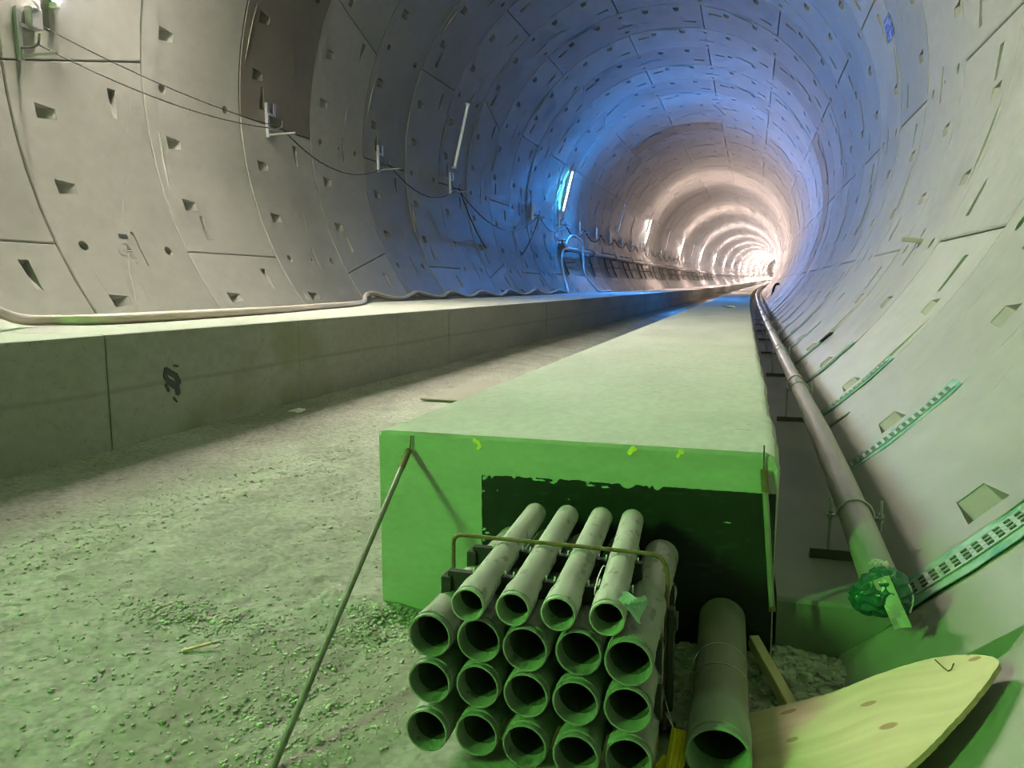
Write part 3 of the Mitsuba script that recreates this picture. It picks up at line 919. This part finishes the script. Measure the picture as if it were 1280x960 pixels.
# ------------------------------------------------------------------ perforated green strips on the ring joints, right wall
def strip(k, phi0, phi1, w, detail, label, group=None):
    t = thing('perforated_strip')
    L = math.radians(phi1 - phi0) * R
    yc = ring_y(k) + .06
    g = np.random.default_rng(50 + k)

    def curve(m, off):
        s, y, d = m.vertices.T
        ph = math.radians(180 + phi0) + s / R
        rr = R - off - d
        m.vertices = bend(np.column_stack([CX - rr * np.cos(ph), yc + y, CZ + rr * np.sin(ph)]))
        trimesh.repair.fix_normals(m)
        return m
    n = max(12, int(L / .03))
    s = np.linspace(0, L, n)
    e1 = -w / 2 + .018 * (mfbm(np.column_stack([s * 14, s * 0 + k, s * 0])) - .4)
    e2 = w / 2 + .018 * (mfbm(np.column_stack([s * 14, s * 0 + k + 9, s * 0])) - .6)
    pl = Polygon(list(zip(s, e1)) + list(zip(s[::-1], e2[::-1]))).buffer(0)
    m = trimesh.creation.extrude_polygon(pl, .003, engine='earcut')
    m = to_tm(m3.Manifold(m3.Mesh(m.vertices.astype(np.float32), m.faces.astype(np.uint32))).refine_to_length(.12))
    add(t + '__green_sealant', curve(m, .006), 'm_green_paint')
    pw = w * .5
    pl = sbox(.03, -pw / 2, L - .10, pw / 2)
    if detail:
        holes = []
        for a in np.arange(.05, L - .12, .040):
            for b in (-1, 0, 1):
                holes.append(sbox(a, b * pw * .28 - pw * .105, a + .023, b * pw * .28 + pw * .105))
        pl = pl.difference(unary_union(holes))
    m = trimesh.creation.extrude_polygon(pl, .006, engine='earcut')
    m = to_tm(m3.Manifold(m3.Mesh(m.vertices.astype(np.float32), m.faces.astype(np.uint32))).refine_to_length(.12))
    add(t + '__perforated_plate', curve(m, .009), 'm_perf')
    if detail:
        m = trimesh.creation.extrude_polygon(sbox(.05, -pw / 2 + .002, L - .12, pw / 2 - .002), .0008, engine='earcut').subdivide_to_size(.2)
        add(t + '__dark_core', curve(m, .0096), 'm_black')
    tag(t, label, 'perforated strip', group)


# phi measured below the right springing, as 180 + x
strip(-2, 40.0, 55.0, .21, True, 'wide green perforated strip beside the plywood, cut by the right picture edge')
strip(-1, 41.2, 51.0, .20, True, 'green perforated strip across the right wall, second from the right edge')
strip(0, 41.6, 50.5, .19, True, 'green perforated strip third from the right edge, in the shadow line')
for k in range(1, 13):
    strip(k, 42.2 - .25 * k, 50.5, .15, k < 3, f'thin green perforated strip on the right wall, {ORD[k + 2]} counting from the plywood' if k < 7 else 'one of the far hair-thin green strips on the right wall', 'far green joint strips')

# ------------------------------------------------------------------ small things on the right wall
t = thing('wooden_peg')
p = on_wall(180 + 27.0, Y0 + 1.45 * RW, -.02)
add(t, bar(p, p + np.array([-.20, .06, .03]), .055, .05, .004), 'm_board')
tag(t, 'short wooden peg stuck in a hole of the right wall', 'wooden peg')
t = thing('blue_sticker')
pl = Polygon([(0, -.19), (.17, 0), (0, .21), (-.16, .03)])
m = trimesh.creation.extrude_polygon(sbox(-.17, -.26, .17, .26), .003, engine='earcut').subdivide_to_size(.12)
s, y, d = m.vertices.T
ph = math.radians(162.3) + s / R
m.vertices = bend(np.column_stack([CX - (R - .008 - d) * np.cos(ph), Y0 + 4.06 * RW + y, CZ + (R - .008 - d) * np.sin(ph)]))
trimesh.repair.fix_normals(m)
add(t, m, 'm_blue')
tag(t, 'blue mottled sticker high on the right wall', 'sticker')
t = thing('hook')
c = bend(np.array([1.28, 41.5, .80]))
add(t, tube(smooth_path([c + [-.10, 0, -.35], c + [-.05, 0, 0], c + [.05, .1, .22], c + [.2, .2, .25]], 5), .06, 8), 'm_black', smooth=60)
tag(t, 'small black curved hook far down the right wall', 'hook')
t = thing('rubber_strip')
p = on_wall(180 + 42.3, 9.75, .03)
q_ = on_wall(180 + 44.2, 9.85, .03)
add(t, bar(p, q_, .06, .02, .004), 'm_black')
tag(t, 'black rubber scrap on a thin green strip of the right wall', 'rubber scrap')

# ------------------------------------------------------------------ stacked short pipes in front of the slab
PR = .0555
sides = 40
big_prof = [(.0530, 0), (.0545, .0015), (.0545, .009), (.0505, .0105), (.0505, .018), (.0555, .020), (.0560, .030), (.0555, .060), (.0530, .074), (.0530, .0), (.0470, .0), (.0470, .0)]
LBIG, LSM = .72, .755
big_prof = [(.0535, .0), (.0548, .002), (.0548, .010), (.0515, .0115), (.0515, .019), (.0556, .0205), (.0560, .035), (.0552, .062), (.0532, .080), (.0530, LBIG - .002), (.0515, LBIG),
            (.0470, LBIG), (.0465, LBIG - .002), (.0465, .090), (.0490, .070), (.0490, .003), (.0500, .0)]
sm_prof = [(.0395, 0), (.0408, .002), (.0408, .010), (.0385, .0115), (.0385, .017), (.0412, .0185), (.0412, .085), (.0400, .100), (.0362, .135), (.0360, LSM - .002), (.0350, LSM),
           (.0310, LSM), (.0305, LSM - .002), (.0305, .14), (.0350, .095), (.0352, .003), (.0365, 0)]
one_prof = [(.0760, 0), (.0785, .003), (.0785, .014), (.0755, .016), (.0755, .026), (.0785, .028), (.0785, .100), (.0765, .125), (.0735, .145), (.0730, .20), (.0725, .70), (.0715, .702),
            (.0660, .702), (.0655, .700), (.0655, .15), (.0690, .12), (.0700, .004), (.0720, 0)]
big_d = mikit.ply(lathe(big_prof, 44), 'm_pipe', smooth=35)
sm_d = mikit.ply(lathe(sm_prof, 40), 'm_pipe_pale', smooth=35)
one_d = mikit.ply(lathe(one_prof, 56), 'm_pipe_brown', smooth=35)
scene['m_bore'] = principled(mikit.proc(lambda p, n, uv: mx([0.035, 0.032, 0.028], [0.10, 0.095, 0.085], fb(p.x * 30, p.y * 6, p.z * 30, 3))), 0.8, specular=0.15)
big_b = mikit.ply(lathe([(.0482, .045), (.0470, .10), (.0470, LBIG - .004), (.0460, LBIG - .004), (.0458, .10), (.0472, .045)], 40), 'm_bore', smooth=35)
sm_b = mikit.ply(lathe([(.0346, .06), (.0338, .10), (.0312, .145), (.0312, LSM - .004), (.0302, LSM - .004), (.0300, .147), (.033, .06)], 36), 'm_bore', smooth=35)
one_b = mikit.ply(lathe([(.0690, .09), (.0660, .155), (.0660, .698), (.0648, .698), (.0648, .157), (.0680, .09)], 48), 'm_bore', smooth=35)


def along(p0, p1, roll=0):
    """rotation taking +z to p1-p0, at p0"""
    a, b, d = frame(np.asarray(p1, float) - np.asarray(p0, float))
    M = np.eye(4); M[:3, 0], M[:3, 1], M[:3, 2], M[:3, 3] = a, b, d, p0
    return T(M.tolist()).rotate([0, 0, 1], roll)


colx = {0: [-.708, -.584, -.458, -.333, -.214], 1: [-.701, -.580, -.457, -.337, -.217], 2: [-.700, -.576, -.457, -.333, -.216]}
rowz = [-.132, -.006, .112]
ROWN, COLN = ['bottom', 'middle', 'upper'], ['first', 'second', 'third', 'fourth', 'fifth']
for r in range(3):
    for c in range(5):
        t = thing('large_pipe')
        x, z = colx[r][c], rowz[r] + .0015 * c
        y = 1.62 + rnd.uniform(-.012, .012)
        d = dict(big_d)
        d['to_world'] = along([x, y, z], [x + rnd.uniform(-.006, .006), y + .7, z], rnd.uniform(0, 360))
        scene[t + '__shell'] = d
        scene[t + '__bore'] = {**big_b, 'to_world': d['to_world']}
        tag(t, f'short grey socketed pipe, {COLN[c]} from the left in the {ROWN[r]} row of wide pipes', 'pipe', 'wide pipes in the stack')
smx = [((-.594, 1.605, .211), (-.630, 2.36, .211)), ((-.485, 1.61, .212), (-.523, 2.365, .212)), ((-.378, 1.615, .212), (-.413, 2.37, .213)), ((-.266, 1.62, .213), (-.313, 2.37, .213))]
for c, (p0, p1) in enumerate(smx):
    t = thing('small_pipe')
    d = dict(sm_d)
    d['to_world'] = along(p0, p1, 40 * c)
    scene[t + '__shell'] = d
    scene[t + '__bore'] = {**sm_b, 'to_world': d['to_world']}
    tag(t, f'narrow grey pipe with a flared mouth, {COLN[c]} from the left on top of the stack', 'pipe', 'narrow pipes on top of the stack')


def at(c, y):
    p0, p1 = np.array(smx[c][0]), np.array(smx[c][1])
    return p0 + (p1 - p0) * (y - p0[1]) / (p1[1] - p0[1])


# plastic spacers between the wide and the narrow pipes
for n, y in enumerate((1.79, 1.985)):
    t = thing('pipe_spacer')
    pl = sbox(-.712, .118, -.232, .218)
    for c in range(5):
        pl = pl.difference(Point(colx[2][c], rowz[2] + .0015 * c).buffer(.0575))
    for c in range(4):
        p = at(c, y)
        pl = pl.difference(Point(p[0], p[2]).buffer(.0375)).difference(sbox(p[0] - .0375, p[2], p[0] + .0375, .3))
    add(t + '__plate', extrude_y(pl, y - .011, y + .011), 'm_black')
    for c in range(4):
        mxp = (colx[2][c] + colx[2][c + 1]) / 2
        for s in (-1, 1):
            add(t + '__plug', tube([[mxp + s * .009 - .004, y - .016, .134 + s * .010], [mxp + s * .009 - .004, y + .016, .134 + s * .010]], .0065, 10), 'm_pale_plastic', smooth=50)
        p = at(c, y)
        for s in (-1, 1):
            add(t + '__pin', tube([[p[0] + s * .044, y, .210], [p[0] + s * .043 + .002, y, .230]], .0022, 6), 'm_film', smooth=50)
    add(t + '__end_block', boxm(-.728, -.700, y - .02, y + .02, .125, .205, .002), 'm_black')
    tag(t, ['black plastic spacer near the mouths of the narrow pipes', 'black plastic spacer under the middle of the narrow pipes'][n], 'spacer')
# thinner hidden spacers between the rows and the base battens
for z, lb in ((-.069, 'lower'), (.053, 'upper')):
    for n, y in enumerate((1.80, 2.15)):
        t = thing('row_spacer')
        pl = sbox(-.765, z - .045, -.158, z + .045)
        for r in range(3):
            for c in range(5):
                pl = pl.difference(Point(colx[r][c], rowz[r] + .0015 * c).buffer(.0565))
        add(t, extrude_y(pl if pl.geom_type == 'Polygon' else max(pl.geoms, key=lambda g: g.area), y - .01, y + .01), 'm_black')
        tag(t, f'black spacer between wide pipe rows, {lb} one, ' + ('nearer the mouths' if n == 0 else 'nearer the slab'), 'spacer')
for n, y in enumerate((1.86, 2.20)):
    t = thing('base_batten')
    add(t, boxm(-.70, -.17, y - .04, y + .04, -.275, -.190, .004), 'm_timber')
    tag(t, ['front batten carrying the stack of pipes', 'rear batten carrying the stack of pipes'][n], 'batten')


def rebar(pts, r, n=6):
    p = smooth_path(pts, n)
    # resample evenly and ripple the radius for ribs
    seg = np.r_[0, np.cumsum(np.linalg.norm(np.diff(p, axis=0), axis=1))]
    s = np.arange(0, seg[-1], .004)
    q_ = np.column_stack([np.interp(s, seg, p[:, i]) for i in range(3)])
    return tube(q_, r * (1 + .10 * (np.arange(len(s)) % 2)), 8)


t = thing('rebar_hoop')
HY = 1.955
hoop = [(-.764, HY, .06), (-.764, HY, .12), (-.764, HY, .21), (-.761, HY, .243), (-.742, HY, .2555), (-.70, HY, .2562), (-.50, HY, .2565), (-.30, HY, .2565), (-.205, HY, .2545), (-.176, HY, .240), (-.163, HY, .20), (-.1625, HY, .10), (-.161, HY, -.05), (-.160, HY, -.235)]
add(t, rebar(hoop, .0058), 'm_rust', smooth=60)
tag(t, 'rusty ribbed bar bent into a hoop over the stack of pipes', 'rebar hoop')
t = thing('side_bracket')
add(t, cat(boxm(-.785, -.757, HY - .02, HY + .02, .03, .10, .002), boxm(-.785, -.757, HY - .008, HY + .008, -.25, .03)), 'm_black')
tag(t, 'black bracket holding the left leg of the hoop', 'bracket')
t = thing('side_bracket')
add(t, cat(boxm(-.158, -.140, HY - .014, HY + .014, -.17, .115, .002), boxm(-.158, -.132, HY - .018, HY + .018, .06, .10, .002)), 'm_black')
tag(t, 'black bracket holding the right leg of the hoop', 'bracket')
# scrap of mint film on the fourth narrow pipe
t = thing('plastic_scrap')
gx, gz = np.meshgrid(np.linspace(0, 1, 9), np.linspace(0, 1, 9), indexing='ij')
base = at(3, 1.66)
fx_ = base[0] + .024 + .052 * gx + .006 * np.sin(6 * gz)
fz_ = base[2] + .046 - .018 * gx - .052 * gz * (.35 + .65 * gx)
fy_ = 1.640 + .035 * gx + .012 * np.sin(7 * gx + 5 * gz) + .03 * (1 - gz)
V = np.column_stack([fx_.ravel(), fy_.ravel(), fz_.ravel()])
q = (np.arange(8)[:, None] * 9 + np.arange(8)[None]).ravel()
m = trimesh.Trimesh(V, np.vstack([np.stack([q, q + 9, q + 10], 1), np.stack([q, q + 10, q + 1], 1)]), process=False)
add(t, m, 'm_mint')
tag(t, 'scrap of mint green film clinging to a narrow pipe mouth', 'plastic scrap')
t = thing('cable_tie')
p = at(3, 1.80)
add(t, tube(smooth_path([p + [-.038, .09, .02], p + [-.041, .06, .030], p + [-.043, .0, .020], p + [-.043, -.04, .0], p + [-.040, -.035, -.006], p + [-.040, .02, .012]], 5), .0016, 6), 'm_pale_plastic', smooth=60)
tag(t, 'loose pale cable tie beside the rightmost narrow pipe', 'cable tie')

# ------------------------------------------------------------------ single wide brown pipe on the right
t = thing('brown_pipe')
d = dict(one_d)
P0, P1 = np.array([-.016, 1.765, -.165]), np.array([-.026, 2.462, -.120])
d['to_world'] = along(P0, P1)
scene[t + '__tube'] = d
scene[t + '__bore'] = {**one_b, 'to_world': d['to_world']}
tag(t, 'single thick brownish pipe lying by the plywood with a pale green mouth', 'pipe')
ax = (P1 - P0) / np.linalg.norm(P1 - P0)
A_, B_, _ = frame(ax)


def round_pipe(s, r, a0=0, a1=2 * math.pi, n=40, skew=0.0):
    c = P0 + ax * s
    return [c + r * (math.cos(a) * A_ + math.sin(a) * B_) + ax * skew * math.sin(a * 1.0) for a in np.linspace(a0, a1, n)]


t = thing('tie_wire')
w = round_pipe(.31, .0755, skew=.012)
add(t, tube(w, .0012, 6), 'm_steel', smooth=60)
tag(t, 'thin twisted wire round the thick brown pipe, nearer its mouth', 'wire')
t = thing('tie_wire')
w = [np.array([-.155, 2.02, -.235]), np.array([-.12, 2.04, -.16]), np.array([-.095, 2.07, -.085])] + [P0 + ax * .40 + .0755 * (math.cos(a) * np.array([1, 0, 0]) + math.sin(a) * np.array([0, 0, 1])) for a in np.linspace(2.6, .35, 12)] + [np.array([.062, 2.14, -.125])]
add(t, tube(smooth_path(w, 3), .0011, 6), 'm_cable_grey', smooth=60)
tag(t, 'loose pale wire draped over the thick brown pipe, nearer the slab', 'wire')
t = thing('tie_wire')
add(t, tube(smooth_path([(-.162, 1.95, -.13), (-.150, 1.93, -.16), (-.128, 1.90, -.20), (-.112, 1.89, -.225), (-.135, 1.92, -.20), (-.158, 1.95, -.18)], 4), .0016, 6), 'm_film', smooth=60)
tag(t, 'short curl of pale wire at the right foot of the pipe stack', 'wire')

# yellow corrugated sleeve and black clip on the ground
t = thing('yellow_sleeve')
cor = []
for a in np.linspace(math.radians(20), math.radians(330), 80):
    rr = .022 + .0018 * math.cos(a * 14)
    cor.append((rr * math.cos(a), rr * math.sin(a)))
inn = [(x * .9, z * .9) for x, z in cor]
m = trimesh.creation.extrude_polygon(Polygon(cor + inn[::-1]).buffer(0), .115, engine='earcut')
m.apply_transform(np.array(trimesh.geometry.align_vectors([0, 0, 1], [.12, .45, .88])))
m.apply_translation([-.124, 1.795, -.262])
add(t, m, 'm_yellow', smooth=30)
tag(t, 'bright yellow ribbed plastic sleeve between the stack and the thick pipe', 'plastic sleeve')
t = thing('yellow_scrap')
add(t, extrude_y(Polygon([(-.170, -.25), (-.145, -.252), (-.132, -.225), (-.150, -.215)]), 1.812, 1.818), 'm_yellow')
tag(t, 'torn piece of yellow plastic beside the ribbed sleeve', 'plastic scrap')
t = thing('black_clip')
add(t, cat(bar([-.185, 1.985, -.236], [-.135, 1.975, -.236], .03, .022, .003), bar([-.175, 1.96, -.236], [-.15, 1.99, -.226], .012, .02, .002)), 'm_black')
tag(t, 'small black plastic clip on the ground right of the stack', 'plastic clip')

# ------------------------------------------------------------------ support rods at the slab front
t = thing('steel_rod')
a, b = np.array([-1.131, 2.466, .371]), np.array([-1.080, 1.48, -.262])
u = (b - a) / np.linalg.norm(b - a)
add(t + '__shaft', tube([a + u * .075, b], .0095, 12), 'm_rod', smooth=50)
add(t + '__sleeve', tube([a, a + u * .09], .0112, 12), 'm_rust', smooth=50)
add(t + '__pin', tube([a + [0, .006, -.01], a + [.006, .006, .052]], .0028, 6), 'm_rust', smooth=50)
tag(t, 'steel rod leaning from the left of the slab front down to the floor', 'rod')
t = thing('steel_rod')
a, b = np.array([.083, 2.462, .385]), np.array([.123, 2.40, -.045])
u = (b - a) / np.linalg.norm(b - a)
add(t + '__shaft', tube([a + u * .04, b], .0095, 12), 'm_rod', smooth=50)
add(t + '__sleeve', cat(tube([a, a + u * .07], .0112, 12), tube([b - u * .012, b + u * .004], .0105, 12)), 'm_rust', smooth=50)
add(t + '__pin', tube([a + [0, .008, -.01], a + [-.002, .010, .075]], .0028, 6), 'm_steel_dark', smooth=50)
tag(t, 'pale steel rod hanging down the right edge of the slab front', 'rod')

# ------------------------------------------------------------------ plywood, timber, board
t = thing('plywood_sheet')
OUT = [(0.0356, 2.087, -0.2308), (0.1584, 2.0738, -0.1695), (0.2658, 2.0662, -0.1155), (0.3627, 2.0835, -0.0642), (0.4379, 2.0905, -0.025), (0.5004, 2.0858, 0.0064), (0.5501, 2.0701, 0.03), (0.5951, 2.0425, 0.0501), (0.6188, 2.0175, 0.0595), (0.6233, 1.9909, 0.059), (0.5883, 1.9424, 0.0359), (0.5306, 1.8752, -0.0007), (0.4695, 1.8112, -0.0387), (0.4124, 1.7572, -0.0737), (0.35, 1.7079, -0.1108), (0.2747, 1.6655, -0.1538), (0.1938, 1.6373, -0.1981), (0.0387, 1.6909, -0.2715)]
top_ = np.array(OUT)
c0, c1, c2 = top_[0], top_[8], top_[14]
nn = np.cross(c1 - c0, c2 - c0); nn /= np.linalg.norm(nn)
if nn[2] < 0: nn = -nn
top_ = top_ - np.outer((top_ - c0) @ nn, nn)
ea = (c1 - c0) / np.linalg.norm(c1 - c0); eb = np.cross(nn, ea)
p2 = np.column_stack([(top_ - c0) @ ea, (top_ - c0) @ eb])
P2 = Polygon(p2)
rag = []
for s in np.arange(0, P2.length, .012):
    q_ = P2.exterior.interpolate(s)
    rag.append((q_.x + rnd.uniform(-.0012, .0012), q_.y + rnd.uniform(-.0012, .0012)))
P2 = Polygon(rag).buffer(0)


def ply_layer(z0, z1, inset=0):
    m = trimesh.creation.extrude_polygon(P2.buffer(-inset), z1 - z0, engine='earcut')
    v = m.vertices
    m.vertices = c0 + np.outer(v[:, 0], ea) + np.outer(v[:, 1], eb) + np.outer(v[:, 2] + z0, nn)
    return m


add(t + '__face_veneer', ply_layer(-.003, 0), 'm_ply')
add(t + '__core', ply_layer(-.016, -.003, .0006), 'm_ply_edge')
tag(t, 'pale plywood sheet with knots and a rounded corner leaning on the right wall', 'plywood')
labels[t + '__core'] = {'label': 'layered plywood edge'}


def on_ply(a, b, h=0.0):
    return c0 + ea * a + eb * b + nn * h


t = thing('bent_nail')
k0 = np.array([.521, 2.014, 0]); k0[2] = c0[2] - ((k0 - c0)[:2] @ nn[:2]) / nn[2]
add(t, tube(smooth_path([k0 + nn * .001, k0 + nn * .001 + [-.012, .018, .004], k0 + [-.024, .032, .012]], 4), .0016, 6), 'm_rust', smooth=60)
add(t + '__tip', tube(smooth_path([k0 + nn * .001, k0 + [.006, .002, .006], k0 + [.012, .006, .02]], 4), .0016, 6), 'm_rust', smooth=60)
tag(t, 'thin bent nail sticking out of the plywood near its upper end', 'nail')
t = thing('timber_lath')
add(t, bar([.072, 2.45, -.175], [.185, 2.13, -.238], .032, .042, .003, up=[0, 0, 1]), 'm_timber')
tag(t, 'short sawn timber lath between the thick pipe and the plywood', 'lath')
t = thing('floor_board')
bq = [(-2.77, 6.29), (-2.48, 6.50), (-2.30, 7.9), (-2.72, 7.75)]
bz = [float(ground(x, y)) + .012 for x, y in bq]
bz[2] = bz[1] + bz[3] - bz[0]
bz = np.array(bz) + max(0.0, float(ground(*bq[2])) + .006 - bz[2]) * np.array([0, .5, 1, .5])
bv = [[x, y, z] for (x, y), z in zip(bq, bz)] + [[x, y, z + .014] for (x, y), z in zip(bq, bz)]
add(t, bent(trimesh.Trimesh(np.array(bv), np.array([[0, 2, 1], [0, 3, 2], [4, 5, 6], [4, 6, 7], [0, 1, 5], [0, 5, 4], [1, 2, 6], [1, 6, 5], [2, 3, 7], [2, 7, 6], [3, 0, 4], [3, 4, 7]]), process=False)), 'm_board')
tag(t, 'thin brown board lying flat on the floor left of the slab', 'board')
t = thing('wood_splinter')
g = float(ground(-1.62, 1.91))
add(t, bar([-1.66, 1.885, g + .008], [-1.60, 1.945, g + .014], .012, .008, .001), 'm_timber')
add(t + '__bark', bar([-1.60, 1.945, g + .014], [-1.575, 1.96, g + .016], .004, .004), 'm_rust')
tag(t, 'dark wood splinter on the floor in the left foreground', 'wood splinter')
t = thing('rubbish_chip')
g = float(ground(-3.30, 5.2))
add(t, to_tm(hull(np.array([-3.33, 5.2, g]) + nrg.normal(size=(14, 3)) * [.05, .06, .02])), 'm_white_chip')
tag(t, 'small white scrap lying beside the foot of the kerb', 'scrap')
t = thing('paper_scrap')
c = bend(np.array([-.42, 19.5, SLAB + .02]))
add(t, to_tm(hull(c + nrg.normal(size=(16, 3)) * [.10, .12, .03])), 'm_white_chip')
tag(t, 'small white scrap on the blue part of the slab top', 'scrap')

# ------------------------------------------------------------------ gravel
def stones(n, xy, size, seed, lift=.3):
    g = np.random.default_rng(seed)
    base = trimesh.creation.icosphere(subdivisions=1)
    bv, bf = base.vertices, base.faces
    V, Fs = [], []
    for k in range(n):
        x, y = xy(g)
        s = size(g)
        v = bv * (1 + .28 * g.normal(size=(len(bv), 1)).clip(-1, 1)) * (s * g.uniform(.7, 1.3, 3) * [1, 1, .62])
        a = g.uniform(0, 6.28)
        v = v @ np.array([[math.cos(a), -math.sin(a), 0], [math.sin(a), math.cos(a), 0], [0, 0, 1]])
        V.append(v + [x, y, float(ground(x, y)) + s * lift * .62])
        Fs.append(bf + k * len(bv))
    return trimesh.Trimesh(bend(np.vstack(V)), np.vstack(Fs), process=False)


PATCH = [(-1.85, 2.07, .10, .05, 1.0), (-1.66, 2.12, .12, .05, .7), (-1.20, 2.33, .10, .07, 1.3), (-1.15, 2.0, .14, .20, 1.6), (-1.08, 1.66, .12, .12, 1.2), (-1.45, 1.85, .20, .25, 1.0), (-2.62, 2.6, .12, .5, .8), (-2.55, 3.8, .12, .7, .8),
         (-1.75, 3.2, .25, .9, .6), (-2.1, 1.9, .4, .3, .5), (-3.46, 4.5, .04, 1.8, .7), (-1.9, 5.0, .4, 1.2, .4), (-1.05, 2.42, .12, .03, 1.0)]
pw_ = np.array([p[4] for p in PATCH]); pw_ /= pw_.sum()


def pick(g):
    while True:
        if g.random() < .14:
            x, y = g.uniform(-3.45, -.85), 1.3 + 4.5 * g.random() ** 1.5
        else:
            p = PATCH[g.choice(len(PATCH), p=pw_)]
            x, y = p[0] + p[2] * g.normal(), p[1] + p[3] * g.normal()
        if -3.48 < x < -.84 and 1.2 < y < 8 and not (x > -1.30 and y > SY - .02):
            return x, y


add('gravel', stones(7000, pick, lambda g: .0028 + .0062 * g.random() ** 3, 21, -.3), 'm_stone', smooth=True)
tag('gravel', 'loose grey gravel scattered over the dusty floor', 'gravel', kind='stuff')


def pick2(g):
    while True:
        x, y = g.uniform(-.16, .34), SY + .06 - abs(g.normal()) * .17
        if y > 1.9 and not (x < .15 and y > SY - .01) and (x < .25 or y < 2.54):
            return x, y


add('rubble', stones(700, pick2, lambda g: .006 + .016 * g.random() ** 2.5, 22, .2), 'm_stone')
tag('rubble', 'broken stones heaped under the ledge by the slab corner', 'rubble', kind='stuff')
